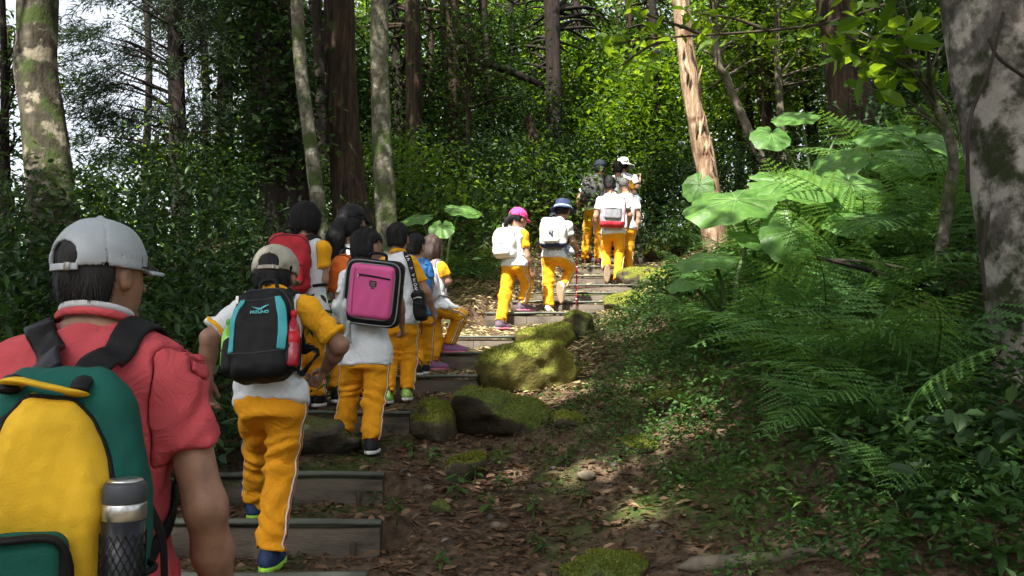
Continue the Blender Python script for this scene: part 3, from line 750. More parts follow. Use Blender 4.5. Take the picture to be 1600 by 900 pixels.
def text_part(s, size, mat, parent, M, loc, off, ext=.0012, name='lettering', bold=0.):
    cu = bpy.data.curves.new('t', 'FONT'); cu.body = s; cu.size = size; cu.align_x = 'CENTER'; cu.align_y = 'CENTER'; cu.extrude = ext; cu.offset = bold
    o = bpy.data.objects.new('t', cu); COL.objects.link(o)
    dg = bpy.context.evaluated_depsgraph_get(); me = bpy.data.meshes.new_from_object(o.evaluated_get(dg))
    bpy.data.objects.remove(o)
    co = np.zeros(len(me.vertices)*3, np.float32); me.vertices.foreach_get('co', co); co = co.reshape(-1, 3)
    M = np.asarray(M)                                       # rows: text x, text y, text normal
    co = co@M+np.asarray(loc)-np.asarray(off)
    me.vertices.foreach_set('co', co.astype(np.float32).ravel()); me.materials.clear(); me.materials.append(mat); me.update()
    me.name = name
    return obj(name, me, parent)

class Bag:
    """a rucksack built in its own frame: x right, y forward (towards the wearer), z up"""
    def __init__(s, label, R, c, M, cat='backpack', name='backpack'):
        s.M = np.asarray(M); s.c = np.asarray(c, float); s.R = R
        s.root = empty(name, s.c, label, cat, 'bags carried by the hikers'); s.main = None
    def w(s, q): return np.asarray(q)@s.M+s.c
    def sdf(s, name, f, ext, h, mat, parent=None):
        V, F = sdf_mesh(f, -np.asarray(ext), np.asarray(ext), h)
        return part(name, V@s.M, F, mat, parent or s.root)
    def panel(s, name, c, half, r, mat, h=.006, parent=None, f2=None, warp=None):
        c = np.asarray(c, float); half = np.asarray(half, float)
        def f(p):
            q = p.copy()
            if warp: q = warp(q)
            return rbox(q-c, half, r)+.0012*snoise(p, 14, 3)
        V, F = sdf_mesh(f, c-half*1.3-.02, c+half*1.3+.02, h)
        return part(name, V@s.M, F, mat, parent or s.root)
    def tube(s, name, P, r, mat, parent=None, n=8, flat=None, closed=False):
        P = np.asarray(P, float)
        m = MB(); m.tube(spline(P, 6)@s.M, r, n, flat=flat); return m.build(name, mat, parent or s.root)
    def strap(s, S, mat, w=.05, top=(.055, .0, .9), bottom=None, th=.010, front=.105, hang=.0, drop=.24):
        R = s.R; P, X, F, U, u = R['P'], R['X'], R['F'], R['U'], R['u']; sg = -1 if S == 'L' else 1
        sh = R['nb']*.42+P['sh'+S]*.58
        a = s.w((sg*top[0], top[1], top[2])); b = sh+U*.052*u-F*.02; c = sh+F*.06*u+U*.01*u; d = sh+F*front*u-U*drop*.5*u+X*sg*.01; e = sh+F*.07*u-U*drop*u+X*sg*.085*u
        g = s.w(bottom if bottom is not None else (sg*.12, 0, -.5))
        path = spline([a, a*.35+b*.65, b, c, d, e, e*.4+g*.6, g], 7)
        f = R['sd']['shirt']; n = len(path)
        q = path.copy(); q[5:-6] = snap(path[5:-6], f, .009, 6, always=True); q = np.vstack([q[:1], (q[:-2]+2*q[1:-1]+q[2:])/4, q[-1:]])
        q[:-4] = snap(q[:-4], f, .008, 3, always=False)
        wd = np.interp(np.arange(n), [0, n*.62, n*.68, n], [w, w, w*.45, w*.4])
        V, Fc = ribbon(q, grad(f, q), wd, th); return part('shoulder_strap', V, Fc, mat, s.root, off=s.c)
# ---------------- vegetation helpers ----------------
LIT = [(at(800, 440, 8.4), .85), (at(870, 420, 9.2), .95), (at(950, 380, 10.6), .95), (at(720, 470, 8.0), .55), (at(960, 470, 9.3), .75), (at(1000, 545, 7.4), .35), (at(1170, 290, 6.4), .75),
       (at(1260, 300, 6.5), .6), (at(1090, 150, 9.0), .7), (at(1080, 40, 9.0), .6), (at(1072, 690, 4.75), .32), (at(1000, 492, 8.3), .5), (at(1330, 215, 8.8), .5), (at(850, 575, 6.2), .42), (at(1220, 235, 8.2), .8), (at(920, 300, 12.4), .5), (at(974, 252, 13.6), .35), (at(85, 235, 7.8), .35), (at(70, 60, 7.8), .3), (at(800, 745, 4.6), .18), (at(920, 740, 4.5), .2), (at(1000, 800, 4.), .2), (at(1000, 620, 5.9), .2), (at(960, 110, 16), 2.1), (at(730, 120, 15.5), 1.), (at(560, 60, 16), .9), (at(1180, 80, 17), 1.5), (at(830, 50, 17), 1.2), (at(640, 60, 14), .8), (at(1030, 440, 9.4), .6), (at(760, 510, 7.7), .4), (at(700, 500, 7.6), .4)]
def shade_keep(C, r):
    """canopy gaps: leaf masses that would shade the chosen sun spots are cut away"""
    keep = np.ones(len(C), bool); nz = 1+.22*snoise(C, .9, 2)
    for c, rad in LIT:  # each chosen spot gets a sun-line hole cut through the crowns
        v = C-c; t = v@SUNV; d = np.linalg.norm(v-t[:, None]*SUNV, axis=1)
        keep &= ~((t > .6) & (d < rad*nz) & (r.random(len(C)) < .97))
    return keep
def unit(v): return v/(np.linalg.norm(v, axis=1)[:, None]+1e-9)
def leaf_geo(C, L, W, r, droop=-.25, ds=.35, tilt=.45, six=False, curl=.0, A=None):
    """many leaves: centres C, lengths L, widths W -> V, quads/tris"""
    n = len(C); L = np.broadcast_to(L, n)[:, None]; W = np.broadcast_to(W, n)[:, None]
    if A is None:
        th = r.uniform(0, 6.283, n); ph = r.normal(droop, ds, n); A = np.stack([np.cos(th)*np.cos(ph), np.sin(th)*np.cos(ph), np.sin(ph)], 1)
    up = np.array([0, 0, 1.])+r.normal(0, tilt, (n, 3)); B = unit(np.cross(up, A)); Nn = np.cross(A, B)
    if not six:
        V = np.stack([C, C+A*L*.42+B*W*.5+Nn*W*.16, C+A*L-Nn*L*curl, C+A*L*.42-B*W*.5+Nn*W*.16], 1).reshape(-1, 3)
        i = np.arange(n)[:, None]*4; return V, np.concatenate([np.stack([i+0, i+2, i+1], -1), np.stack([i+0, i+3, i+2], -1)], 1).reshape(-1, 3)
    V = np.stack([C, C+A*L*.25+B*W*.42+Nn*W*.13, C+A*L*.62+B*W*.42+Nn*W*.15-Nn*L*curl*.4, C+A*L-Nn*L*curl, C+A*L*.62-B*W*.42+Nn*W*.15-Nn*L*curl*.4, C+A*L*.25-B*W*.42+Nn*W*.13, C+A*L*.62-Nn*L*curl*.35], 1).reshape(-1, 3)
    i = np.arange(n)[:, None]*7
    T = np.concatenate([np.stack([i+a, i+b, i+c], -1) for a, b, c in ((0, 6, 1), (1, 6, 2), (2, 6, 3), (0, 5, 6), (5, 4, 6), (4, 3, 6))], 1).reshape(-1, 3)
    return V, T
def clumps(centres, per, rad, r, flat=.6):
    n = len(centres)*per; C = np.repeat(centres, per, 0); R = np.repeat(np.broadcast_to(rad, len(centres)), per)[:, None]
    return C+r.normal(0, 1, (n, 3))*R*np.array([1, 1, flat])
def leaf_obj(name, C, L, W, mat, parent, off, r, cv=None, six=False, kind=None, **kw):
    V, T = leaf_geo(C, L, W, r, six=six, **kw); k = 6 if six else 2
    rv = np.clip((cv if cv is not None else .45)+r.normal(0, .16, len(C)), 0, 1)
    o = part(name, V, [T], mat, parent, False, np.repeat(rv, k), off=off)
    if kind: o['kind'] = kind
    return o
def needle_obj(name, centres, dirs, per, mat, parent, off, r, L=.15, W=.017, spread=.5):
    """feathery conifer sprays: thin needles along short drooping twigs"""
    n = len(centres); k = n*per; t = r.uniform(0, 1, k); C0 = np.repeat(centres, per, 0); D = np.repeat(dirs, per, 0)
    C = C0+D*(t*.75)[:, None]+np.array([0, 0, -.22])*(t**2)[:, None]+r.normal(0, .05, (k, 3))
    A = unit(D*.8+r.normal(0, spread, (k, 3))+np.array([0, 0, -.35]))
    V, T = leaf_geo(C, L*r.uniform(.6, 1.3, k), W, r, A=A, tilt=1.)
    return part(name, V, [T], mat, parent, False, np.repeat(np.clip(r.normal(.4, .2, k), 0, 1), 2), off=off)
def trunk_mesh(P, R, n=18, seed=0, lump=.08, flare=.45, fh=.5):
    P = np.asarray(P, float); Q = spline(P, 7); R = np.interp(np.linspace(0, 1, len(Q)), np.linspace(0, 1, len(P)), R)
    hgt = np.linalg.norm(np.diff(Q, axis=0), axis=1).cumsum(); hgt = np.concatenate([[0], hgt]); R = R*(1+flare*np.exp(-hgt/fh))
    th = np.linspace(0, 2*np.pi, n, endpoint=False)
    q = np.stack([np.cos(th)[None]*1.2+0*hgt[:, None], np.sin(th)[None]*1.2+0*hgt[:, None], hgt[:, None]*.8+seed*3.1+0*th[None]], -1)
    jit = 1+lump*snoise(q, .55, 1)+lump*.45*snoise(q, 1.6, 2)+.25*flare*np.exp(-hgt/fh)[:, None]*np.sin(th*5+seed)[None]
    m = MB(); m.tube(Q, R, n, jit=jit); return m, Q, R
def at_ground(px, py, Ymin=1.5, Ymax=40):
    Ys = np.concatenate([np.arange(Ymin, 12, .03), np.arange(12, Ymax, .1)]); P = np.array([at(px, py, y) for y in Ys])
    below = P[:, 2] < ground(P[:, 0], P[:, 1], False)
    i = np.argmax(below) if below.any() else len(Ys)-1
    p = P[i].copy(); p[2] = gz(p[0], p[1]); return p
TREES = 'forest trees around the trail'
def tree(name, label, pts, Y, bark, crown=(), top=None, leafm=None, leaf=(.085, .045), per=46, crad=.33, seed=1, branch=True, n=18, lump=.08, flare=.4, basey=None, conifer=False, droop=-.25, curl=.05, nbranch=None, group=TREES, basez=None, six=False):
    """pts: trunk centre line in the photo from the top down (x, y, radius px) at depth Y; crown: (centre xyz, radii, clumps)"""
    r = np.random.default_rng(seed)
    P = [at(x, y, Y+(d[0] if d else 0)) for x, y, q, *d in pts]; R = [q*Y/FPX for x, y, q, *d in pts]
    b = P[-1].copy(); dn = P[-1]-P[-2]; g = gz(b[0], b[1]) if basez is None else basez
    if b[2] > g: b = P[-1]+dn*((b[2]-g)/max(1e-3, -dn[2])); P.append(b); R.append(R[-1]*1.08)
    P.append(P[-1]+np.array([0, 0, -.25])); R.append(R[-1]*1.05)
    if top is not None: P.insert(0, np.asarray(top, float)); R.insert(0, R[0]*.6)
    P = P[::-1]; R = R[::-1]; off = P[0]+np.array([0, 0, .25])
    e = empty(name, off, label, 'tree', group)
    m, Q, RR = trunk_mesh(P, R, n, seed, lump, flare); m.build('trunk', bark, e, off)
    if crown:
        C = []
        for c, rad, k in crown:
            v = r.normal(0, 1, (k, 3)); v = unit(v)*(r.uniform(0, 1, k)**(1/2.2))[:, None]; C.append(np.asarray(c)+v*np.asarray(rad))
        C = np.vstack(C); C = C[shade_keep(C, r)]
        if branch:
            bm = MB(); pick = r.permutation(len(C))[:nbranch or 40]
            for i in pick:
                c = C[i]; d = np.linalg.norm(Q-c, axis=1)+2.5*np.maximum(0, Q[:, 2]-c[2]+.3); j = int(np.argmin(d)); a = Q[j]; L = np.linalg.norm(c-a)
                if L > 6: continue
                mid = (a+c)/2+r.normal(0, .07*L, 3)+np.array([0, 0, .08*L]); r0 = min(RR[j]*.5, .012+.014*L)
                bm.tube(spline([a, mid, c], 4), np.linspace(r0, .005, 9), 4, cap=False)
            if bm.n: bm.build('branches', bark, e, off)
        if conifer:
            k = 3; CC = np.repeat(C, k, 0)+r.normal(0, .08, (len(C)*k, 3)); d = unit(CC-np.array([Q[:, 0].mean(), Q[:, 1].mean(), 0])*np.array([1, 1, 0])-CC*np.array([0, 0, 1])+r.normal(0, .35, (len(CC), 3))*np.array([1, 1, .4]))
            needle_obj('crown', CC, d, per, leafm or NEEDLE, e, off, r)
        else:
            pts_ = clumps(C, per, crad*r.uniform(.6, 1.3, len(C)), r); cv = np.repeat(np.clip(r.normal(.42, .17, len(C)), 0, .9), per)
            kk = shade_keep(pts_, r); pts_, cv = pts_[kk], cv[kk]
            leaf_obj('crown', pts_, leaf[0]*r.uniform(.65, 1.25, len(pts_)), leaf[1], leafm or LEAF, e, off, r, cv, droop=droop, curl=curl, six=six)
    return e

BK_LICHEN = barkmat('lichen_bark', [(.022, .019, .014), (.055, .048, .034), (.12, .105, .078)], mossamt=.44, patch=(.26, .23, .17), patchscale=5, patchamt=.44, stretch=(1, 1, .5), scale=9)
BK_DARK = barkmat('dark_cedar_bark', [(.008, .006, .005), (.019, .014, .012), (.036, .027, .022)], mossamt=.15)
BK_BROWN = barkmat('brown_bark', [(.010, .007, .005), (.036, .024, .016), (.095, .065, .043)], mossamt=.36, bump=1., scale=24, stretch=(1, 1, .1), bdist=.05)
BK_GREY = barkmat('grey_mossy_bark', [(.045, .042, .030), (.10, .092, .066), (.19, .175, .13)], mossamt=.46, stretch=(1, 1, .6), scale=26, bdist=.03, patch=(.22, .21, .17), patchscale=9, patchamt=.42)
BK_PALE = barkmat('pale_smooth_bark', [(.06, .05, .036), (.12, .10, .075), (.20, .17, .13)], mossamt=.36, stretch=(1, 1, .5), scale=12, bump=.5)
BK_DEAD = barkmat('bare_dead_wood', [(.05, .028, .018), (.26, .175, .11), (.52, .42, .30)], moss=(.10, .05, .03), mossamt=.40, stretch=(1, 1, .12), scale=22, bump=1.)
BK_BIG = barkmat('blotched_bark', [(.035, .030, .026), (.10, .088, .078), (.20, .18, .16)], moss=(.030, .036, .016), mossamt=.47, stretch=(1, 1, .6), scale=12, patch=(.30, .275, .245), patchscale=3.6, patchamt=.48, bump=1.)

# ---------------- trees whose trunks show ----------------
A_ = at
tree('broadleaf_tree', 'stout lichen-patched tree leaning left behind the man in red', [(55, -120, 28), (60, 0, 28), (58, 110, 29), (70, 210, 31), (84, 330, 34), (95, 400, 37)], 7.8, BK_LICHEN, [((-6.0, 5.5, 7.6), (3.2, 3.5, 1.6), 130)], top=(-4.6, 7.8, 7.5), leaf=(.15, .085), per=40, crad=.45, seed=3, lump=.10)
tree('sapling', 'thin dark sapling at the left edge of the photo', [(6, 100, 6), (8, 250, 7), (14, 370, 8)], 8.5, BK_DARK, [(A_(0, 180, 8.5), (.5, .6, 1.2), 26)], top=A_(2, -80, 8.5), leaf=(.09, .04), per=34, seed=4, crad=.2, n=8)
tree('cedar_tree', 'slim dark cedar standing against the white sky gap', [(270, -160, 11), (273, 0, 11), (277, 150, 13), (282, 330, 15)], 13., BK_DARK, [(A_(215, 70, 13), (.75, 1., .8), 20), (A_(220, 165, 13.2), (.7, .9, .35), 13), (A_(320, 50, 13), (.45, 1., 1.2), 20), (A_(305, 180, 13), (.5, .8, .35), 12), (A_(190, 235, 13.2), (.6, .8, .25), 8), (A_(290, -70, 13), (1.3, 1.3, .8), 22)], conifer=True, per=80, seed=5, top=A_(268, -420, 13), nbranch=70, flare=.2)
tree('cedar_tree', 'slim cedar between the sky gap and the ivy-clad trunk', [(352, -160, 10), (352, 0, 11), (351, 150, 12), (350, 330, 14)], 15., BK_BROWN, [(A_(390, 60, 15), (.9, 1.2, 1.6), 50), (A_(330, 10, 15), (.8, 1., .8), 30)], conifer=True, per=60, seed=6, top=A_(354, -380, 15), nbranch=40, flare=.2)
T4 = tree('ivy_tree', 'thick dark trunk clothed in climbing ivy', [(415, -160, 29), (425, 0, 30), (437, 150, 31), (452, 330, 34)], 9., BK_DARK, [(A_(410, 30, 9.0), (.55, .5, 1.4), 60), (A_(440, 190, 8.8), (.30, .3, 1.0), 40)], seed=7, leafm=LEAF_D, leaf=(.10, .065), per=36, crad=.16, top=A_(410, -450, 9.), branch=False)
tree('slender_tree', 'slender pale trunk bending beside the ivy-clad tree', [(462, -150, 9), (464, 0, 10), (470, 110, 10), (485, 220, 11), (505, 380, 12)], 7.6, BK_GREY, [((-2.6, 5., 6.6), (2.2, 2.4, 1.0), 60)], top=A_(462, -500, 7.6), seed=8, leaf=(.14, .08), per=40, crad=.45, n=12)
tree('brown_tree', 'tall reddish-brown trunk behind the girl with the orange bag', [(527, -160, 25), (530, 0, 25), (532, 130, 24), (540, 260, 25), (552, 350, 29)], 9.2, BK_BROWN, [], top=A_(525, -500, 9.2), seed=9, lump=.1)
tree('brown_tree', 'narrower brown stem fused to the right of the tall brown trunk', [(543, -150, 9), (543, 0, 9), (545, 120, 10), (552, 260, 10), (562, 350, 10)], 9.35, BK_BROWN, [], top=A_(545, -500, 9.3), seed=19, n=10)
tree('grey_tree', 'straight grey moss-speckled trunk above the boy with lime shoes', [(592, -150, 15), (593, 0, 15), (594, 120, 15), (598, 240, 15), (605, 360, 17)], 8.0, BK_GREY, [((-1.6, 5.5, 7.4), (2.0, 2.2, 1.), 60)], top=A_(590, -500, 8.), seed=10, leaf=(.14, .08), per=40, crad=.45, n=16)
def bgcrown(px, py, Y, rx, rz, k, ry=1.6): return (A_(px, py, Y), (rx, ry, rz), k)
tree('brown_tree', 'reddish trunk among the leaves right of the grey moss-speckled trunk', [(643, -100, 12), (645, 60, 12), (648, 200, 13), (655, 300, 15)], 13., BK_BROWN, [bgcrown(640, 40, 14.8, 1.2, 1.4, 80), bgcrown(680, 170, 14.6, .8, .8, 30)], seed=11, top=A_(640, -300, 13), leaf=(.095, .05))
tree('branching_tree', 'dark trunk with a thick limb reaching right through the leaves', [(700, -100, 15), (703, 60, 15), (708, 180, 14), (712, 300, 15)], 14., BK_BROWN, [bgcrown(720, 40, 15.8, 1.6, 1.2, 90), bgcrown(790, 180, 15.6, 1.2, 1.0, 50)], seed=12, top=A_(698, -300, 14), leaf=(.095, .05))
o = MB(); o.tube(spline([A_(708, 75, 14), A_(745, 95, 13.9), A_(790, 108, 13.9), A_(850, 135, 13.8)], 6), np.linspace(.12, .05, 19), 8); o.build('limb', BK_DARK, [q for q in bpy.data.objects if q.name.startswith('branching_tree')][0], A_(712, 300, 14)*0+np.array([q for q in bpy.data.objects if q.name.startswith('branching_tree')][0].location))
tree('sapling', 'very thin straight sapling between two trunks in the middle distance', [(730, 40, 3.5), (731, 160, 3.5), (733, 290, 4)], 12.2, BK_BROWN, [bgcrown(735, 70, 12.2, .6, .9, 30, .6)], seed=13, n=8, top=A_(729, -60, 12.2))
tree('dark_tree', 'upright dark trunk in the centre behind the leading hikers', [(860, -120, 13), (862, 0, 13), (865, 110, 12), (866, 240, 13)], 15., BK_DARK, [bgcrown(830, 60, 16.4, 1.0, 1.0, 50), bgcrown(900, 20, 16.4, 1.4, .9, 60)], seed=14, top=A_(858, -300, 15), leaf=(.1, .05))
tree('broken_stump', 'snapped leaning stump with pale torn top', [(826, 182, 7), (835, 220, 9), (845, 275, 10)], 13., BK_BROWN, [], seed=15, n=12, group='dead wood by the trail')
# dead sunlit snag
e = tree('dead_snag', 'bare orange-brown dead trunk with peeling wood beside the trail', [(1056, -120, 13), (1063, 0, 13), (1073, 80, 14), (1085, 170, 14), (1100, 250, 16), (1112, 330, 17)], 9.2, BK_DEAD, [], seed=16, n=20, lump=.22, flare=.15, top=A_(1050, -300, 9.2), group='dead wood by the trail')
r_ = np.random.default_rng(5)
for k in range(14):                                   # split plates of peeling wood
    t = r_.uniform(0, 1); x = 1060+52*t+r_.uniform(-9, 9); y = 10+290*t; p = A_(x, y, 9.2-.11)
    m = MB(); m.tube([p, p+np.array([.01, -.01, .12]), p+np.array([r_.uniform(-.05, .05), -.04, .24])], [.012, .028, .006], 5, flat=(1.5, .4)); m.build('peeling_plate', BK_DEAD, e, np.array(e['_w']))
for i, (pts, Y, bk, lab) in enumerate([
    ([(1118, 70, 6), (1135, 120, 6), (1150, 160, 6), (1163, 190, 7)], 13, BK_PALE, 'thin pale trunk leaning left behind the dead snag'),
    ([(1180, -20, 8), (1185, 60, 8), (1195, 150, 9)], 14, BK_BROWN, 'dark trunk second right of the dead snag'),
    ([(1214, -20, 5), (1214, 70, 5), (1218, 150, 6)], 13.5, BK_PALE, 'slim grey upright trunk left of the big brown leaning trunk'),
    ([(1158, 20, 4), (1162, 80, 4), (1170, 160, 5)], 15, BK_DARK, 'very slim dark trunk close behind the dead snag'),
    ([(1246, -20, 7), (1255, 60, 7), (1262, 130, 8)], 15, BK_DARK, 'forked dark trunk touching the big brown leaning trunk')]):
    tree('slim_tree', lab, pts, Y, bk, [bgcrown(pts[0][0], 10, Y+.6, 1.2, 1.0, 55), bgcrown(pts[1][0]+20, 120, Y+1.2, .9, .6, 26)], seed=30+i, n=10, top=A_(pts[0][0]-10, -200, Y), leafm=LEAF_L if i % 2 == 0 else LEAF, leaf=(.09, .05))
tree('brown_tree', 'big rough brown trunk leaning left on the fern bank', [(1288, -120, 24), (1300, 0, 25), (1314, 80, 29), (1330, 170, 34)], 10., BK_BROWN, [((3.2, 7.5, 7.5), (2.6, 2.4, 1.2), 70)], seed=17, top=A_(1280, -420, 10), leaf=(.14, .08), per=40, crad=.45, lump=.1)
for i, (x0, x1, Y, q, bk, lab) in enumerate([(232, 226, 17, 5, BK_DARK, 'thin far trunk just left of the slim dark cedar'), (318, 322, 18, 6, BK_DARK, 'thin far trunk between the two slim cedars'), (392, 398, 14, 10, BK_DARK, 'dark trunk just left of the ivy-clad trunk'), (497, 502, 12.5, 9, BK_DARK, 'dark trunk seen between the slender pale trunk and the brown trunk'),
    (618, 624, 14.5, 8, BK_DARK, 'dark trunk just right of the straight grey trunk'), (672, 670, 15.5, 6, BK_BROWN, 'thin trunk between the two reddish trunks'), (758, 764, 15, 7, BK_DARK, 'dark trunk left of the snapped stump'), (800, 796, 17, 5, BK_DARK, 'thin far trunk above the snapped stump'), (905, 910, 17.5, 6, BK_DARK, 'thin far trunk above the boy in the navy cap'),
    (985, 992, 17, 5, BK_BROWN, 'thin far trunk above the white hat'), (1022, 1030, 15.5, 6, BK_DARK, 'dark trunk left of the dead snag'), (1400, 1412, 12.5, 8, BK_DARK, 'dark trunk between the big brown trunk and the bent sapling')]):
    tree('slim_tree', lab, [(x0-6, -40, q), (x0, 60, q), ((x0+x1)/2+3, 160, q*1.05), (x1, 270, q*1.15)], Y, bk, [bgcrown(x0+15, 20, Y+1.2, 1.0, .8, 26)], seed=130+i, n=10, top=A_(x0-12, -220, Y), leafm=LEAF_D, leaf=(.1, .055), nbranch=16)
# right foreground trunk
e = tree('broadleaf_tree', 'massive grey blotched trunk at the right edge of the photo', [(1556, -200, 84), (1568, 0, 86), (1590, 150, 84), (1614, 300, 82), (1640, 500, 84), (1648, 720, 92)], 3.9, BK_BIG, [((2.4, .8, 6.8), (3.0, 2.6, 1.3), 120), ((3.4, 4.0, 6.0), (2.4, 2.2, .9), 60)], seed=18, top=(2.2, 3.6, 6.2), leaf=(.15, .085), per=40, crad=.45, n=40, lump=.05, flare=.2, branch=False)
VINE = pm('vine_bark', (.03, .022, .018), .9, bump=.4)
for pts in ([(1568, 20), (1545, 110), (1515, 190), (1512, 300)], [(1600, 120), (1560, 90), (1545, 60)], [(1545, 330), (1535, 400), (1540, 470)]):
    m = MB(); P = spline([A_(x, y, 3.63) for x, y in pts], 6); m.tube(P, .008, 6); m.build('vine', VINE, e, np.array(e['_w']))
# bent sapling on the bank
e = tree('sapling', 'bent bare-stemmed sapling in front of the massive grey trunk', [(1410, 60, 6), (1425, 100, 6), (1452, 150, 7), (1478, 200, 8), (1490, 250, 8), (1482, 310, 9)], 5.2, BK_GREY, [(A_(1400, 70, 5.2), (.55, .5, .30), 16)], seed=20, n=10, top=A_(1372, -40, 5.2), leafm=LEAF_L, leaf=(.19, .10), per=8, crad=.18, flare=.1, six=True)
for pts in ([(1425, 100), (1390, 85), (1345, 70), (1315, 48)], [(1440, 130), (1470, 150), (1492, 190), (1500, 230)], [(1478, 205), (1440, 180), (1410, 175)]):
    m = MB(); m.tube(spline([A_(x, y, 5.2) for x, y in pts], 6), np.linspace(.014, .005, 6*(len(pts)-1)+1), 6); m.build('twig', BK_GREY, e, np.array(e['_w']))
# overhanging branch with big bright leaves
tw = MB(); r_ = np.random.default_rng(8); cs = []
for pts in ([(1420, -10), (1350, 20), (1280, 38), (1200, 48), (1100, 55), (1000, 62), (930, 78)], [(1200, 48), (1150, 30), (1090, 20)], [(1050, 60), (1010, 75), (960, 110)], [(1280, 38), (1300, 62), (1340, 88)], [(1100, 55), (1060, 40), (1000, 20), (950, 12)]):
    P = spline([A_(x, y, 6.4) for x, y in pts], 6); tw.tube(P, np.linspace(.016, .005, len(P)), 6); cs.append(P[4::2])
V_ = np.vstack(cs); e = empty('overhanging_branch', A_(1420, -10, 6.4), 'thin overhanging branch with large bright green leaves across the top', 'branch')
tw.build('stem', TWIG, e, np.array(e['_w'])); C_ = np.repeat(V_, 3, 0)+r_.normal(0, .09, (len(V_)*3, 3)); leaf_obj('foliage', C_, .13*r_.uniform(.7, 1.3, len(C_)), .075, LEAF_L, e, np.array(e['_w']), r_, .7, six=True, droop=-.2, curl=.15)

# upper crowns of the tall trunks, above the frame: they shade the thicket
def upper_crown(key, crs, seed):
    e = [q for q in bpy.data.objects if q.get('label') == key][0]; off = np.array(e['_w']); r = np.random.default_rng(seed); C = []
    for c, rad, k in crs: v = unit(r.normal(0, 1, (k, 3)))*(r.uniform(0, 1, k)**.45)[:, None]; C.append(np.array(c)+v*np.array(rad))
    q = clumps(np.vstack(C), 42, .5, r); q = q[shade_keep(q, r)]; leaf_obj('upper_crown', q, .19*r.uniform(.7, 1.25, len(q)), .11, LEAF, e, off, r, .45)
upper_crown('tall reddish-brown trunk behind the girl with the orange bag', [((-3.4, 6.6, 8.4), (2.4, 1.8, .8), 60), ((-2.6, 9.5, 9.4), (2.8, 2.2, .9), 80)], 1)
upper_crown('reddish trunk among the leaves right of the grey moss-speckled trunk', [((-1., 12.5, 10.), (3., 2.4, .9), 90)], 2)
upper_crown('dark trunk with a thick limb reaching right through the leaves', [((.8, 9.6, 9.2), (2.4, 2.4, .9), 80)], 3)
upper_crown('upright dark trunk in the centre behind the leading hikers', [((2.8, 13., 10.4), (3., 2.6, .9), 90)], 4)
upper_crown('big rough brown trunk leaning left on the fern bank', [((5.4, 9.4, 9.4), (3., 2.8, .9), 90), ((2.8, 5.4, 8.4), (2., 2., .8), 50)], 5)
upper_crown('slim cedar between the sky gap and the ivy-clad trunk', [((-6, 11.5, 9.8), (3., 2.4, .9), 70)], 6)

# ---------------- background trees: crowns that close the view ----------------
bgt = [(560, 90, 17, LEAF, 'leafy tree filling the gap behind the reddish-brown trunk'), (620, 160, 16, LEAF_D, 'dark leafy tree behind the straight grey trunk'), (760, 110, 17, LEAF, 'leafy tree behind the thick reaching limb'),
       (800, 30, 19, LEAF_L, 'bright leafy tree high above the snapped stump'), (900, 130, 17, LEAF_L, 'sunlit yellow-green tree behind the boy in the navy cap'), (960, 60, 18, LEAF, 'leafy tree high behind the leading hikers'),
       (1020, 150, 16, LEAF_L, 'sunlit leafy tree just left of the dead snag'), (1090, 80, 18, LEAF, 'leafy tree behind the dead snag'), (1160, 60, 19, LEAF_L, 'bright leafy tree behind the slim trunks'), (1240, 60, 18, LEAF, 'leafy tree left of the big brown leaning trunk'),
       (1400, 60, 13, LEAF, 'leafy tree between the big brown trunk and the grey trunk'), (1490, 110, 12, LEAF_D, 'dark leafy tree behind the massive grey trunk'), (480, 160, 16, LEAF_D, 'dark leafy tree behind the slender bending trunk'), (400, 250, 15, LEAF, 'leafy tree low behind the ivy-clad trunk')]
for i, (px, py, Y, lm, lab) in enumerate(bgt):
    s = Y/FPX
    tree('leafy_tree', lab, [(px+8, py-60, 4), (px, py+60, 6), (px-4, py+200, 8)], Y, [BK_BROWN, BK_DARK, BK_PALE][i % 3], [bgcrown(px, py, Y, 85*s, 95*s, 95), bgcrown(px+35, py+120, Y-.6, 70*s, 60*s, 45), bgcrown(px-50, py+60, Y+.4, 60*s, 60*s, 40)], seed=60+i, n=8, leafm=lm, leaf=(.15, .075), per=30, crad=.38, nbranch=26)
for i, (px, py, Y, n_, lab) in enumerate([(150, 325, 14, 30, 'low leafy tree under the white sky gap'), (240, 262, 15, 40, 'leafy tree just left of the slim dark cedar'), (320, 270, 14, 60, 'leafy tree between the two slim cedars'), (10, 90, 12, 26, 'leafy tree behind the stout lichen-patched trunk'), (392, 120, 17, 40, 'leafy tree high left of the ivy-clad trunk')]):
    s = Y/FPX
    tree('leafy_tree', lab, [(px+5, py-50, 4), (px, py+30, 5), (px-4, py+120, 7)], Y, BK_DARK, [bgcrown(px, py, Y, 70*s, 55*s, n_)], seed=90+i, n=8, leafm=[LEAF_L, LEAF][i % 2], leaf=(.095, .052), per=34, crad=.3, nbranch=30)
# far wood: one mass of foliage
r_ = np.random.default_rng(40); C = []
for k in range(1500):
    px = r_.uniform(380, 1750); py = r_.uniform(-60, 330); Y = r_.uniform(24, 40)
    if px < 560 and r_.random() < .45: continue
    C.append(A_(px, py, Y))
for k in range(110): C.append(A_(r_.uniform(-250, 420), r_.uniform(330, 400), r_.uniform(22, 34)))
C = np.array(C); pts_ = clumps(C, 30, .75, r_)
leaf_obj('far_wood', pts_, .26*r_.uniform(.6, 1.3, len(pts_)), .15, LEAF_L, None, np.zeros(3), r_, np.repeat(np.clip(r_.normal(.45, .2, len(C)), 0, 1), 30), kind='stuff')
tag(bpy.data.objects['far_wood'], 'far leafy woodland closing the view behind the trail', 'woodland')

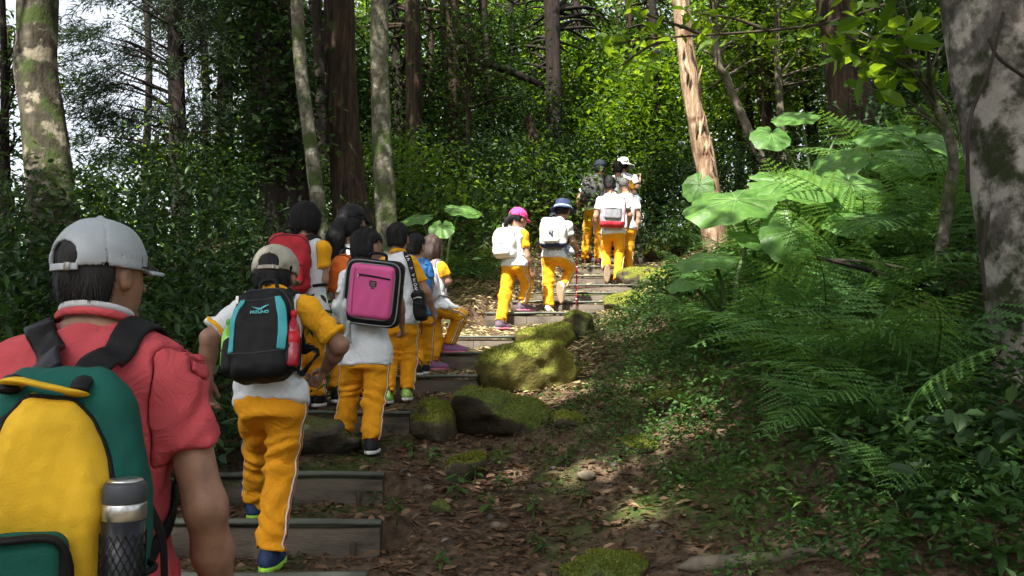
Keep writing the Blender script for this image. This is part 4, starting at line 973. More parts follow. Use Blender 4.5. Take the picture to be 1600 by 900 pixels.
# ---------------- unseen canopy added to shade the foreground (its trunks stand outside the frame) ----------------
for i, (x, y, lab, cr) in enumerate([(-5.5, 1.0, 'unseen canopy tree added for shade left of the viewer', [((-5.0, 1.8, 7.2), (3.0, 2.8, 1.2), 170), ((-2.2, .2, 7.0), (2.2, 2.4, 1.0), 130)]), (2.6, -4.6, 'unseen canopy tree added for shade behind the viewer on the right', [((1.0, -1.6, 7.2), (2.8, 2.6, 1.2), 160), ((-1.5, 2.6, 7.6), (2., 1.8, .8), 90), ((2.2, 2.4, 7.4), (2.2, 2., .8), 70)]),
                                     (-4.2, -4.2, 'unseen canopy tree added for shade behind the viewer on the left', [((-3.4, -2.6, 7.4), (2.8, 2.4, 1.2), 190)]), (-8.5, 4.2, 'unseen canopy tree added for shade far left of the viewer', [((-7.2, 3.6, 7.8), (2.6, 2.6, 1.), 90)])]):
    z0 = gz(x, y); P = [(x, y, z0-.2), (x+.1, y, z0+1.5), (x+.2, y+.1, 4), (x+.5*(cr[0][0][0]-x), y+.5*(cr[0][0][1]-y), 6.8)]
    r_ = np.random.default_rng(200+i); off = np.array(P[0]); e = empty('shade_tree', off, lab, 'tree', TREES)
    m, Q, RR = trunk_mesh(P, [.24, .2, .17, .1], 14, i); m.build('trunk', BK_BROWN, e, off)
    C = []
    for c, rad, k in cr: v = unit(r_.normal(0, 1, (k, 3)))*(r_.uniform(0, 1, k)**.45)[:, None]; C.append(np.array(c)+v*np.array(rad))
    C = np.vstack(C); bm = MB()
    for c in C[::5]:
        a = Q[-3]; bm.tube(spline([a, (a+c)/2+r_.normal(0, .2, 3), c], 4), np.linspace(.04, .008, 9), 5, cap=False)
    bm.build('branches', BK_BROWN, e, off)
    pts_ = clumps(C, 44, .48, r_); pts_ = pts_[shade_keep(pts_, r_)]
    leaf_obj('crown', pts_, .17*r_.uniform(.7, 1.25, len(pts_)), .10, LEAF, e, off, r_, .45)

# unseen trees added behind and beside the viewer to cut sky light
for i, (x, y, where) in enumerate([(-7.5, -4.5, 'far behind the viewer on the left'), (-3.5, -7.5, 'straight behind the canopy tree on the left'), (1.2, -8.2, 'straight behind the viewer'), (5.5, -6.2, 'behind the viewer on the right'), (8.2, -1.5, 'to the right of the viewer'), (-9.8, .2, 'far to the left of the viewer'), (9.5, 4.2, 'far right beyond the massive grey trunk')]):
    z0 = gz(x, y); off = np.array([x, y, z0-.2]); e = empty('leafy_tree', off, f'unseen dense leafy tree added for shade {where}', 'tree', TREES); r_ = np.random.default_rng(260+i)
    m, Q, RR = trunk_mesh([(x, y, z0-.2), (x+.1, y, z0+2.5), (x-.1, y+.1, z0+6)], [.2, .16, .07], 10, i); m.build('trunk', BK_BROWN, e, off)
    C = np.array([x, y, z0+4.2])+unit(r_.normal(0, 1, (70, 3)))*(r_.uniform(0, 1, 70)**.5)[:, None]*np.array([2.4, 2., 3.6])
    bm = MB()
    for c in C[::5]: bm.tube([(x, y, c[2]-.5), (x+(c[0]-x)*.5, y+(c[1]-y)*.5, c[2]-.1), c], [.04, .025, .008], 5, cap=False)
    bm.build('branches', BK_BROWN, e, off); q = clumps(C, 30, .5, r_); q = q[shade_keep(q, r_)]
    leaf_obj('crown', q, .3*r_.uniform(.7, 1.2, len(q)), .17, LEAF, e, off, r_, .4)
# ---------------- undergrowth ----------------
def shrub(label, p, hgt, rad, lm, leaf, n, per, seed, crad=.16, group='undergrowth shrubs', name='shrub', six=True, droop=-.35, curl=.12, stems=9):
    r = np.random.default_rng(seed); p = np.asarray(p, float); e = empty(name, p, label, 'shrub', group)
    C = np.stack([r.normal(0, rad*.5, n), r.normal(0, rad*.5, n), hgt*r.uniform(.12, 1., n)**.8], 1); C[:, 2] *= 1-.35*np.minimum(1, (C[:, 0]**2+C[:, 1]**2)/rad**2)
    m = MB()
    for i in range(min(stems, n)):
        c = C[i]; m.tube(spline([(c[0]*.15, c[1]*.15, -.05), (c[0]*.5+r.normal(0, .03), c[1]*.5, c[2]*.6), c], 4), np.linspace(.010, .003, 9), 5, cap=False)
    m.build('stems', TWIG, e)
    q = clumps(C, per, crad, r, .5); q[:, 2] = np.maximum(q[:, 2], .02)
    leaf_obj('foliage', q, leaf[0]*r.uniform(.65, 1.25, len(q)), leaf[1], lm, e, np.zeros(3), r, np.repeat(np.clip(r.normal(.4, .17, n), 0, 1), per), six=six, droop=droop, curl=curl)
    return e
SH = 'dark leafy shrub in the undergrowth left of the staircase'
ORD = ['first', 'second', 'third', 'fourth', 'fifth', 'sixth', 'seventh', 'eighth', 'ninth', 'tenth', 'eleventh', 'twelfth', 'thirteenth', 'fourteenth', 'fifteenth']
def row_labels(items, what, where, rows):
    """items: list of (object, x in photo, depth) -> each its own label by row and place in the row"""
    items = sorted(items, key=lambda t: t[2]); n = len(items); per = int(math.ceil(n/len(rows)))
    for i, rw in enumerate(rows):
        for j, (o, x, d) in enumerate(sorted(items[i*per:(i+1)*per], key=lambda t: t[1])): o['label'] = f'{what} {where}, {ORD[j]} from the left in the {rw} row'
IT = []
k = 0
for px, py, Y, h_, rd in [(40, 470, 5.2, .95, .75), (130, 420, 6.2, 1.1, .9), (230, 440, 5.6, 1.0, .8), (300, 470, 5.4, .75, .65), (20, 400, 7.4, 1.3, 1.), (200, 390, 7.6, 1.4, 1.1), (320, 400, 7.4, 1.25, 1.0), (395, 420, 7.0, .95, .7), (-60, 520, 4.4, .9, .7), (260, 540, 4.6, .6, .55),
                        (280, 350, 9.5, 1.6, 1.2), (400, 350, 9.8, 1.4, 1.1), (120, 350, 9.6, 1.6, 1.2), (0, 340, 10.5, 1.6, 1.2), (360, 480, 6.2, .5, .5), (540, 350, 10.5, 1.0, .9), (240, 600, 4.3, .35, .45)]:
    p = A_(px, py, Y); p[2] = gz(p[0], p[1]); t = A_(px, py, Y)[2]-p[2]
    q_ = shrub(SH, p, max(h_, min(t+.25, h_*1.6)), rd, [LEAF_D, LEAF_D, LEAF][k % 3], [(.10, .032), (.085, .038), (.07, .03)][k % 3], int(46*rd+14), 26, 300+k, .17, 'shrubs in the undergrowth left of the staircase'); IT.append((q_, px, Y)); k += 1
row_labels(IT, 'dark shrub', 'left of the staircase', ['nearest', 'middle', 'farthest']); IT = []
SM = 'green leafy bush in the thicket behind the hikers'
for px, py, Y, h_, rd in [(650, 300, 10.8, 1.3, 1.0), (720, 330, 10.2, 1.1, .9), (770, 290, 12, 1.7, 1.1), (820, 300, 12.5, 1.5, 1.), (880, 280, 13.8, 1.7, 1.1), (830, 260, 14.5, 2.4, 1.3), (940, 215, 16, 2.6, 1.4), (1010, 230, 15.5, 2.2, 1.2), (1050, 270, 14.5, 1.5, 1.), (990, 200, 17.5, 3., 1.5),
                        (600, 320, 12, 1.6, 1.1), (1060, 320, 12.3, .8, .7), (870, 180, 17, 3., 1.5), (690, 260, 14, 2.2, 1.2), (580, 280, 14.5, 2.4, 1.3), (1020, 290, 15.2, 1.4, 1.)]:
    p = A_(px, py, Y); p[2] = gz(p[0], p[1])
    q_ = shrub(SM, p, h_, rd, [LEAF, LEAF_D, LEAF_L][k % 3], (.09, .045), int(56*rd+10), 30, 300+k, .24, 'bushes in the thicket behind the hikers', six=False); IT.append((q_, px, Y)); k += 1
row_labels(IT, 'green bush', 'in the thicket behind the hikers', ['nearest', 'middle', 'farthest']); IT = []
for px, py, Y, h_, rd, lab in [(1400, 130, 11.5, 1.3, 1.1, 'dark bush at the foot of the big brown leaning trunk'), (1200, 165, 13.5, 1.2, 1.2, 'bush under the slim trunks on the bank'), (1470, 150, 8.5, 1.0, .9, 'dark bush on the bank left of the massive grey trunk'), (1130, 200, 12.5, 1.2, .9, 'bush behind the dead snag'), (1540, 860, 3.3, .22, .35, 'broad-leaved plant at the foot of the massive grey trunk')]:
    p = A_(px, py, Y); p[2] = gz(p[0], p[1]); shrub(lab, p, h_, rd, LEAF_D, (.09, .045), int(50*rd+8), 28, 300+k, .22, 'bushes on the fern bank', six=Y < 5); k += 1

# ---------------- ferns ----------------
def frond_mesh(seed, arch, pairs=16):
    r = np.random.default_rng(seed); V = []; T = []; R = []
    def cv(s): return np.array([s*(1-.18*arch*s), .04*math.sin(s*2+seed), arch*(.55*s-.95*s*s)])
    for i in range(pairs*2):
        s = .14+.84*(i//2)/(pairs-1)*.985; sd = 1 if i % 2 else -1; a = cv(s); tg = nrm(cv(s+.01)-a); lat = nrm(np.cross(tg, [0, 0, 1.]))*sd
        L = .30*math.sin(math.pi*min(1, (s-.02)**.75))*(1.15-.45*s)+.012; L *= r.uniform(.9, 1.08)
        d = nrm(lat+tg*(.42+r.normal(0, .10))+np.array([0, 0, -.25+r.normal(0, .12)])); nv = np.cross(d, tg)
        m = max(3, int(11*L/.28)); w = .024*(1-.3*s)
        for j in range(m):
            t0, t1 = j/m, (j+1)/m; c = a+d*L*t0+np.array([0, 0, -.12])*L*t0**2; c1 = a+d*L*t1+np.array([0, 0, -.12])*L*t1**2; ww = w*(1-t0*.8)*r.uniform(.85, 1.15)+.003
            for q in (1, -1):
                b = len(V); V += [c, c1, (c+c1)/2+tg*q*ww+d*.012]; T.append([b, b+1, b+2] if q > 0 else [b, b+2, b+1]); R.append(.35+.25*s+r.normal(0, .1))
    rc = MB(); ss = np.linspace(0, .98, 9); rc.tube(np.array([cv(s) for s in ss]), np.linspace(.008, .002, 9), 4, cap=False); v2, f2, _ = rc.data()
    n0 = len(V); return mesh_np('frond', np.vstack([V, v2]), [f2[0]+n0, np.array(T)], FERN, False, np.clip(np.concatenate([np.full(len(f2[0]), .2), R]), 0, 1))
FROND = [frond_mesh(s, a) for s, a in ((1, .55), (2, .8), (3, 1.05), (4, .65), (5, .9), (6, .45))]
def fern(label, p, size, nf, seed, up=.75, group='ferns on the bank'):
    r = np.random.default_rng(seed); e = empty('fern', p, label, 'fern', group); a0 = r.uniform(0, 6.28)
    for i in range(nf):
        o = obj('frond', FROND[r.integers(0, 6)], e); s = size*r.uniform(.75, 1.15); o.scale = (s, s*r.uniform(.75, 1.1), s)
        o.rotation_euler = (r.normal(0, .3), -r.uniform(up-.35, up+.15), a0+i*6.283/nf+r.normal(0, .2))
    return e
FB = 'green fern with arching fronds on the bank right of the trail'
fpos = [(1290, 520, .8), (1340, 620, .8), (1180, 520, .7), (1450, 600, .8), (1240, 590, .75), (1390, 690, .7), (1130, 540, .6), (1400, 470, .8), (1320, 430, .8), (1220, 440, .75), (1290, 700, .55), (1080, 480, .5), (1120, 450, .6), (1440, 400, .8), (1360, 380, .9), (1270, 380, .8), (1170, 400, .7), (1440, 780, .45), 
        (1160, 260, .9), (1220, 225, 1.), (1290, 235, 1.), (1340, 215, 1.1), (1400, 230, 1.), (1450, 210, 1.), (1250, 265, .9), (1190, 290, .8), (1380, 265, .9), (1330, 185, 1.), (1240, 190, 1.), (1180, 210, 1.), (1470, 300, .9), (1050, 330, .7), (1075, 370, .6), (1040, 290, .8), (1490, 350, .8), (1110, 250, .8), (1420, 340, .8), (1085, 420, .5), (1150, 350, .7)]
for i, (px, py, s) in enumerate(fpos):
    p = at_ground(px, py+30); IT.append((fern(FB, p+np.array([0, 0, .06]), s*1.1, int(rng.integers(8, 11)), 500+i, up=.9), px, p[1]))
row_labels(IT, 'green fern', 'on the right bank', ['nearest', 'second nearest', 'middle', 'farthest']); IT = []
FL = 'dark fern in the undergrowth left of the staircase'
for i, (px, py, s) in enumerate([(60, 560, .6), (250, 520, .6), (300, 560, .5), (180, 500, .7), (340, 450, .6), (270, 600, .45), (100, 480, .8), (400, 470, .5), (20, 520, .7), (230, 460, .8)]):
    p = A_(px, py, [4.6, 5, 4.9, 5.6, 6.4, 4.4, 6, 6.8, 5.2, 6.3][i]); p[2] = gz(p[0], p[1]); IT.append((fern(FL, p, s, 8, 600+i, group='ferns left of the staircase'), px, p[1]))
row_labels(IT, 'dark fern', 'left of the staircase', ['nearer', 'farther']); IT = []
for i, (px, py, s) in enumerate([(640, 375, .8), (700, 355, .8), (735, 345, .7), (610, 390, .6)]):
    p = A_(px, py, [9.2, 9.8, 10, 8.8][i]); p[2] = gz(p[0], p[1]); fern(['second', 'third', 'fourth', 'first', 'fifth'][i]+' fern of those beneath the trunks behind the hikers, counted from the left', p, s, 8, 640+i, group='ferns beneath the trunks behind the hikers')

# ---------------- taro plants with huge leaves ----------------
def taro_mesh(seed):
    r = np.random.default_rng(seed); nr, na = 7, 48; th = np.linspace(-math.pi, math.pi, na, endpoint=False)
    # heart outline, tip along +x, notch at -x
    rad = .5*(1+.18*np.cos(th)-.05*np.cos(2*th))*(1-.62*np.exp(-((np.abs(th)-math.pi)/.16)**2)); rad *= 1+.035*np.sin(th*11+seed)+.02*np.sin(th*23)
    V = [[0, 0, 0]]; 
    for k in range(1, nr+1):
        q = k/nr; R_ = rad*q; z = -.09*q*q*(.35+.65*np.abs(np.sin(th)))+.03*q-.10*(q*np.maximum(0, np.cos(th)))**2+.016*q*np.cos(th*9)+.022*q*q*np.sin(th*5+seed)
        V += list(np.stack([R_*np.cos(th)*1.12, R_*np.sin(th)*.95, z], 1))
    V = np.array(V); T = [[0, 1+j, 1+(j+1) % na] for j in range(na)]; Q = []
    for k in range(nr-1):
        for j in range(na): a = 1+k*na+j; b = 1+k*na+(j+1) % na; Q.append([a, a+na, b+na, b])
    return mesh_np('leaf', V, [np.array(Q), np.array(T)], TARO, True, np.full(len(Q)+len(T), .5))
TM_ = [taro_mesh(s) for s in (1, 2, 3)]
VEIN = pm('pale_vein', (.16, .26, .09), .5)
def vein_mesh():
    m = MB()
    m.tube([(0, 0, .004), (.3, 0, .0), (.55, 0, -.08)], [.006, .005, .002], 5)
    for a in (.5, .95, 1.4, 1.9, 2.4):
        for s in (-1, 1):
            c, d = math.cos(a), math.sin(a)*s; zz = lambda q: -.09*q*q*(.35+.65*abs(d))+.03*q-.10*(q*max(0, c))**2+.007
            m.tube([(0, 0, .006), (c*.26, d*.24, zz(.5)), (c*.46, d*.42, zz(.88))], [.005, .004, .0015], 5)
    V, F, R = m.data(); return mesh_np('vein', V, F, VEIN)
VM_ = vein_mesh()
def taro(label, base, leaves, seed):
    r = np.random.default_rng(seed); e = empty('taro_plant', base, label, 'plant', 'huge-leaved taro plants')
    for c, wd, ang, nv in leaves:
        o = obj('leaf', TM_[r.integers(0, 3)], e); rel = c-base; nv = nrm(nv); a_ = math.radians(ang); tip = orth(np.array([math.cos(a_), 0.25*math.sin(a_), math.sin(a_)]), nv); sd_ = np.cross(nv, tip)
        o.matrix_local = Matrix.LocRotScale(Vector(rel), Matrix(np.array([tip, sd_, nv]).T.tolist()), Vector((wd, wd, wd)))
        v = obj('vein', VM_, o)
        m = MB(); m.tube(spline([(rel[0]*.08, rel[1]*.08, -.05), (rel[0]*.4, rel[1]*.4, rel[2]*.6), rel], 5), np.linspace(.022, .010, 11), 8, cap=False); m.build('stalk', STEM, e)
def TL(px, py, Y, wpx, ang, nv=(0, -.55, .83)): return (A_(px, py, Y), wpx*.80*Y/FPX, ang, nv)
def tb(px, py, Y): p = A_(px, py, Y); p[2] = gz(p[0], p[1]); return p
taro('taro plant with two big sunlit leaves right of the dead snag', tb(1190, 400, 6.6), [TL(1225, 283, 6.4, 165, -25, (-.1, -.55, .83)), TL(1150, 312, 6.1, 170, 205, (-.15, -.5, .85)), TL(1235, 362, 5.9, 115, -115, (.15, -.9, .35)), TL(1092, 288, 6.7, 62, 240, (-.3, -.85, .3))], 1)
taro('taro plant with broad grey-green leaves in the middle of the bank', tb(1350, 400, 6.8), [TL(1330, 288, 6.6, 165, -100, (.05, -.6, .8)), TL(1385, 322, 6.3, 150, -30, (.2, -.5, .85)), TL(1300, 262, 7.0, 120, 35, (-.5, -.5, .6)), TL(1350, 340, 6.0, 130, 200, (-.1, -.45, .87))], 2)
taro('taro plant nearest to the massive grey trunk', tb(1460, 380, 6.8), [TL(1425, 245, 6.8, 135, -150, (-.1, -.55, .8)), TL(1475, 222, 7.0, 130, 10, (.1, -.6, .8)), TL(1450, 300, 6.4, 125, -50, (.1, -.55, .8)), TL(1505, 262, 6.7, 120, -80, (.2, -.6, .75)), TL(1390, 205, 7.4, 110, 170, (-.2, -.5, .85))], 3)
taro('taro plant with one long dark leaf low by the trail', tb(1140, 470, 5.9), [TL(1115, 402, 5.7, 120, 195, (-.1, -.35, .92)), TL(1170, 372, 6.0, 95, 20, (.2, -.5, .85)), TL(1075, 440, 5.6, 70, 200, (-.2, -.4, .9))], 4)
taro('taro plant high on the bank under the ferns', tb(1270, 240, 9.2), [TL(1250, 180, 9.2, 90, 190, (-.1, -.5, .85)), TL(1320, 190, 9.4, 85, -20, (.1, -.5, .85)), TL(1205, 210, 9.0, 80, -110, (0, -.7, .7))], 5)
taro('small taro plant below the straight grey trunk', tb(690, 380, 8.8), [TL(655, 340, 8.7, 66, 195, (-.1, -.45, .88)), TL(718, 326, 8.9, 72, -10, (.1, -.45, .88)), TL(690, 354, 8.5, 52, -90, (0, -.7, .7))], 6)

# ---------------- boulders and stones ----------------
MOSSY = mossrock('mossy_stone', (.10, .085, .06), (.060, .075, .012), (.17, .175, .03), .05, .35)
MOSSB = mossrock('yellow_mossy_stone', (.12, .105, .03), (.085, .11, .018), (.21, .215, .04), .0, .3)
BARE = mossrock('bare_brown_stone', (.095, .08, .062), (.05, .055, .02), (.09, .095, .035), .45, .9)
DRKST = mossrock('dark_mossy_stone', (.045, .037, .024), (.045, .065, .014), (.10, .125, .03), .2, .55)
def rock(name, label, px, py, wpx, hpx, dep, mat, seed, yaw=0, pitch=0, roll=0, box=.35, rough=1., sink=.3, group='boulders along the trail', h=.02, n_moss=0, chips=9):
    """px, py: middle of the visible foot; wpx, hpx: visible width and height"""
    c = at_ground(px, py); s_ = c[1]/FPX; half = np.array([wpx*s_/2, dep/2, hpx*s_/2/(1-sink)]); c[1] += dep*.35; M = frame(yaw, pitch, roll); r = np.random.default_rng(seed); o_ = r.uniform(-9, 9, 3)
    c[2] = c[2]+half[2]*(1-2*sink); rough = rough*min(1, half.min()/.15); h = min(h, half.min()/6)
    # planes that chip the block
    pl = [(nrm(r.normal(0, 1, 3)*np.array([1, 1, .7])), r.uniform(.62, .9)) for _ in range(chips)]
    def f(p):
        q = p@M.T; d = rbox(q, half, half.min()*box); e = ell(q, (0, 0, 0), np.eye(3), half*1.12); d = d*.55+e*.45
        for n, k in pl: d = smax(d, (q/half@n-k)*half.min(), .03)
        g = q+o_; return d+rough*(.022*snoise(g, 1.6, 1)+.010*snoise(g, 5, 2)+.004*snoise(g, 14, 3))
    V, F = sdf_mesh(f, -half.max()*np.ones(3)*1.25, half.max()*np.ones(3)*1.25, h)
    o = tag(obj(name, mesh_np(name, V, F, mat), loc=c), label, 'rock', group)
    if n_moss:
        g = grad(f, V, .01); up = np.where(g[:, 2]+.35*snoise(V+o_, 3, 2) > .35)[0]; up = r.choice(up, n_moss); C = V[up]+r.normal(0, .006, (n_moss, 3))
        Vv, T = leaf_geo(C, r.uniform(.007, .015, n_moss), .006, r, A=unit(g[up]+r.normal(0, .55, (n_moss, 3))), tilt=1.)
        mo = part('moss', Vv, [T], MOSSLEAF, o, False, np.repeat(np.clip(r.normal(.5, .2, n_moss), 0, 1), 2)); mo['kind'] = 'stuff'
    return o
MOSSLEAF = leafmat('moss_leaf', (.06, .085, .014), (.125, .15, .025), (.22, .225, .045), rough=.8, trans=.2, spec=.1)
R_ = lambda lab, *a, **k: rock('boulder', lab, *a, **k)
R_('large rounded moss-covered boulder with an orange tint beside the stairs', 824, 612, 158, 78, .55, MOSSB, 1, yaw=8, roll=-7, sink=.10, box=.75, chips=3, rough=.7, n_moss=7000)
R_('block-shaped mossy boulder with dark face below the rounded boulder', 772, 692, 150, 78, .5, DRKST, 2, yaw=-12, box=.12, sink=.10, n_moss=3200)
R_('sunlit yellow-mossed boulder by the step under the pink-capped girl', 852, 546, 100, 48, .5, MOSSB, 3, yaw=15, roll=-6, box=.7, sink=.12, chips=3, rough=.7, n_moss=2400)
R_('small dark mossy lump right of the sunlit boulder', 910, 532, 48, 42, .25, DRKST, 4, box=.5, sink=.2, n_moss=2500)
R_('mossy stone touching the end of the third timber step', 672, 692, 66, 60, .35, MOSSY, 5, yaw=20, sink=.25, n_moss=3000)
R_('flat bare brown boulder lying across the trail behind the boy with black rucksack', 468, 716, 250, 62, .5, BARE, 6, yaw=-4, box=.5, sink=.25)
R_('mossy stone among leaves in the middle of the slope', 722, 765, 70, 44, .3, MOSSY, 7, yaw=30, sink=.3, n_moss=3000)
R_('dark mossy boulder cut by the bottom edge of the photo', 950, 905, 150, 54, .35, DRKST, 8, yaw=-8, sink=.2, n_moss=3200, box=.6)
R_('low flat mossy stone on the slope under the fern bank', 1010, 703, 76, 22, .3, MOSSY, 9, sink=.3, n_moss=1500)
R_('flat moss-edged slab right of the block-shaped boulder', 890, 688, 80, 22, .3, MOSSY, 10, sink=.35, n_moss=1500)
R_('long low mossy rock lying against the upper right bank', 1020, 452, 110, 36, .7, MOSSY, 11, yaw=20, sink=.3, n_moss=3200)
R_('mossy rock beside the topmost steps', 1040, 405, 84, 40, .8, MOSSY, 12, sink=.25, n_moss=2400)
R_('mossy rock on the sunlit slope right of the middle steps', 985, 488, 80, 30, .5, MOSSY, 13, sink=.3, n_moss=2400)
R_('tiny mossy stone at the foot of the second timber step', 687, 812, 40, 24, .12, DRKST, 14, sink=.25, h=.012)
R_('mossy ledge stone partly under the ground cover on the right', 1060, 640, 110, 26, .35, DRKST, 15, sink=.3, n_moss=2500)
rs = np.random.default_rng(77); SG = 'small loose stone lying on the leaf-strewn slope'
STN = [pm('grey_pebble', (.08, .074, .066), .9, .3, 20, .5, 90), pm('tan_pebble', (.15, .12, .085), .9, .3, 20, .5, 90)]
def stone_mesh(s):
    r = np.random.default_rng(s); hf_ = np.array([1., .8, .5])
    V, F = sdf_mesh(lambda p: ell(p, (0, 0, 0), np.eye(3), hf_)+.12*snoise(p+s, .45, 1)+.06*snoise(p, 1.1, 2), -hf_*1.3, hf_*1.3, .26); return V, F
SM_ = [mesh_np('stone', *stone_mesh(s), STN[s % 2]) for s in range(4)]
for i in range(55):
    px, py = rs.uniform(600, 1050), rs.uniform(600, 890)
    p = at_ground(px, py); s = rs.uniform(.010, .036); o = obj('stone', SM_[i % 4], None, p); o.scale = (s, s, s); o.rotation_euler = (rs.normal(0, .3), rs.normal(0, .3), rs.uniform(0, 6.28)); tag(o, SG, 'stone', 'small loose stones on the slope')
p = at_ground(914, 752); o = obj('stone', SM_[1], None, p+np.array([0, 0, .015])); o.scale = (.06, .055, .055); tag(o, 'pale tan stone lying alone in the middle of the dirt slope', 'stone')

# ---------------- roots, fallen branches, twigs ----------------
def stick(name, label, pts, r0, r1, mat, cat, lift=.01, seed=0, group=None, n=8):
    P = []
    for px, py in pts: P.append(at_ground(px, py)+np.array([0, 0, lift]))
    P = spline(P, 6); r = np.random.default_rng(seed); rr = np.linspace(r0, r1, len(P))*np.clip(np.minimum(np.arange(len(P)), np.arange(len(P))[::-1])/3+.25, 0, 1)
    e = MB(); off = P[0]; e.tube(P-off, rr, n, jit=1+.12*r.normal(0, 1, (len(P), n)).clip(-1, 1)); V, F, R = e.data()
    return tag(obj(name, mesh_np(name, V, F, mat), None, off), label, cat, group)
stick('tree_root', 'thick mossy root crossing the bottom of the photo', [(1060, 893), (1130, 880), (1190, 868), (1260, 866), (1330, 862)], .035, .02, BK_PALE, 'root', .015, 1)
stick('fallen_branch', 'reddish broken branch at the lower right', [(1310, 890), (1345, 868), (1362, 852)], .016, .008, BK_DEAD, 'branch', .03, 2)
stick('fallen_branch', 'pale stick on the sunlit mossy boulder side', [(812, 527), (850, 527), (885, 523)], .014, .008, BK_PALE, 'branch', .05, 3)
m = MB(); P = spline([A_(1275, 402, 5.0), A_(1350, 420, 5.0), A_(1440, 447, 5.0), A_(1560, 490, 4.9)], 6); m.tube(P-P[0], np.linspace(.010, .022, len(P)), 7); V, F, R = m.data()
tag(obj('fallen_branch', mesh_np('fallen_branch', V, F, BK_DARK), None, P[0]), 'long dead branch slanting across the fern bank', 'branch')
m = MB(); P = spline([A_(1280, 405, 5.2), A_(1380, 412, 5.2), A_(1470, 440, 5.2)], 6); m.tube(P-P[0], np.linspace(.008, .014, len(P)), 7); V, F, R = m.data()
tag(obj('fallen_branch', mesh_np('fallen_branch', V, F, BK_PALE), None, P[0]), 'thinner brown branch above the long dead branch on the bank', 'branch')
for i in range(46):
    px, py = rs.uniform(600, 1060), rs.uniform(620, 895); a = rs.uniform(-.5, .5)+(3.14 if rs.random() < .5 else 0); L = rs.uniform(18, 60)
    stick('twig', 'thin brown twig lying on the leaf litter', [(px, py), (px+L*math.cos(a)*.5+rs.normal(0, 2), py+L*math.sin(a)*.3), (px+L*math.cos(a), py+L*math.sin(a)*.5)], .005, .002, TWIG, 'twig', .012, i, 'twigs lying on the leaf litter', 5)

# ---------------- leaf litter ----------------
SUN_STRAW = leafmat('sun_paled_straw', (.20, .14, .075), (.38, .30, .17), (.42, .42, .20), trans=.15, rough=.75, spec=.15)  # straw litter, its colour paled to brighten the sunlit ground
r_ = np.random.default_rng(90)
def floor_pts(n, x0, x1, y0, y1, bias=1.): return np.stack([r_.uniform(x0, x1, n), y0+(y1-y0)*r_.uniform(0, 1, n)**bias], 1)
XY = np.vstack([floor_pts(15000, -2.4, 2.6, 2.6, 8, 1.2), floor_pts(6000, -2., 3.2, 7., 15)])
d_r = XY[:, 0]-tr(XY[:, 1]); on = (d_r < 0) & (XY[:, 0] > tl(XY[:, 1]))
w = np.where(on, .5, np.exp(-np.maximum(0, d_r-1.3)*1.8))*(.55+.45*snoise(np.stack([XY[:, 0], XY[:, 1], 0*XY[:, 0]], 1), .8, 3)); XY = XY[r_.random(len(XY)) < w]
C = np.column_stack([XY, ground(XY[:, 0], XY[:, 1])+r_.uniform(.004, .022, len(XY))])
leaf_obj('leaf_litter', C, r_.uniform(.03, .085, len(C)), .028, DRY, None, np.zeros(3), r_, .38, six=True, droop=.05, ds=.22, tilt=.35, curl=.2, kind='stuff'); tag(bpy.data.objects['leaf_litter'], 'brown leaf litter strewn over the trail and slope', 'leaf litter')
XY = np.vstack([floor_pts(20000, -2.2, 2.2, 2.6, 8, 1.3)]); d_r = XY[:, 0]-tr(XY[:, 1]); XY = XY[r_.random(len(XY)) < np.where(d_r < 0, .55, np.exp(-np.maximum(0, d_r-1.3)*1.8))]
C = np.column_stack([XY, ground(XY[:, 0], XY[:, 1])+r_.uniform(.003, .014, len(XY))])
leaf_obj('leaf_fragments', C, r_.uniform(.012, .045, len(C)), .012, DRY, None, np.zeros(3), r_, .32, six=False, droop=.05, ds=.25, tilt=.4, curl=.1, kind='stuff'); tag(bpy.data.objects['leaf_fragments'], 'crumbled brown leaf fragments covering the soil', 'leaf litter')
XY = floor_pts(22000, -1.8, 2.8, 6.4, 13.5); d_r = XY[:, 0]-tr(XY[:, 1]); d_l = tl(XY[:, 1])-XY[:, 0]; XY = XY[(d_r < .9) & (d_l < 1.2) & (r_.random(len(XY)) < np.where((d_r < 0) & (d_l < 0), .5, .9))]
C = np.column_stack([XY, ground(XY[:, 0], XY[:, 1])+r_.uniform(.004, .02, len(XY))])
leaf_obj('sun_patch_litter', C, r_.uniform(.05, .13, len(C)), .022, SUN_STRAW, None, np.zeros(3), r_, .5, six=False, droop=.05, ds=.2, tilt=.4, curl=.1, kind='stuff'); tag(bpy.data.objects['sun_patch_litter'], 'straw litter, colour paled as if in sunlight, around the upper steps', 'leaf litter')
V, T = leaf_geo(np.zeros((1, 3)), 1., .42, np.random.default_rng(1), six=True, A=np.array([[1., 0, 0]]), tilt=0, curl=.25); FL_ = []
for q in (.25, .5, .75, .95): FL_.append(mesh_np('fallen_leaf', V, [T], DRY, True, np.full(len(T), q)))
n_ = 0
while n_ < 240:
    px, py = r_.uniform(560, 1120), r_.uniform(600, 895)
    p = at_ground(px, py)
    if p[0]-tr(p[1]) > 1.7: continue
    o = obj('fallen_leaf', FL_[n_ % 4], None, p+np.array([0, 0, .016])); s = r_.uniform(.045, .095); o.scale = (s, s, s); o.rotation_euler = (r_.normal(0, .3), r_.normal(-.05, .25), r_.uniform(0, 6.28)); tag(o, 'dry brown leaf lying on the slope beside the stairs', 'leaf', 'large dry leaves on the slope'); n_ += 1

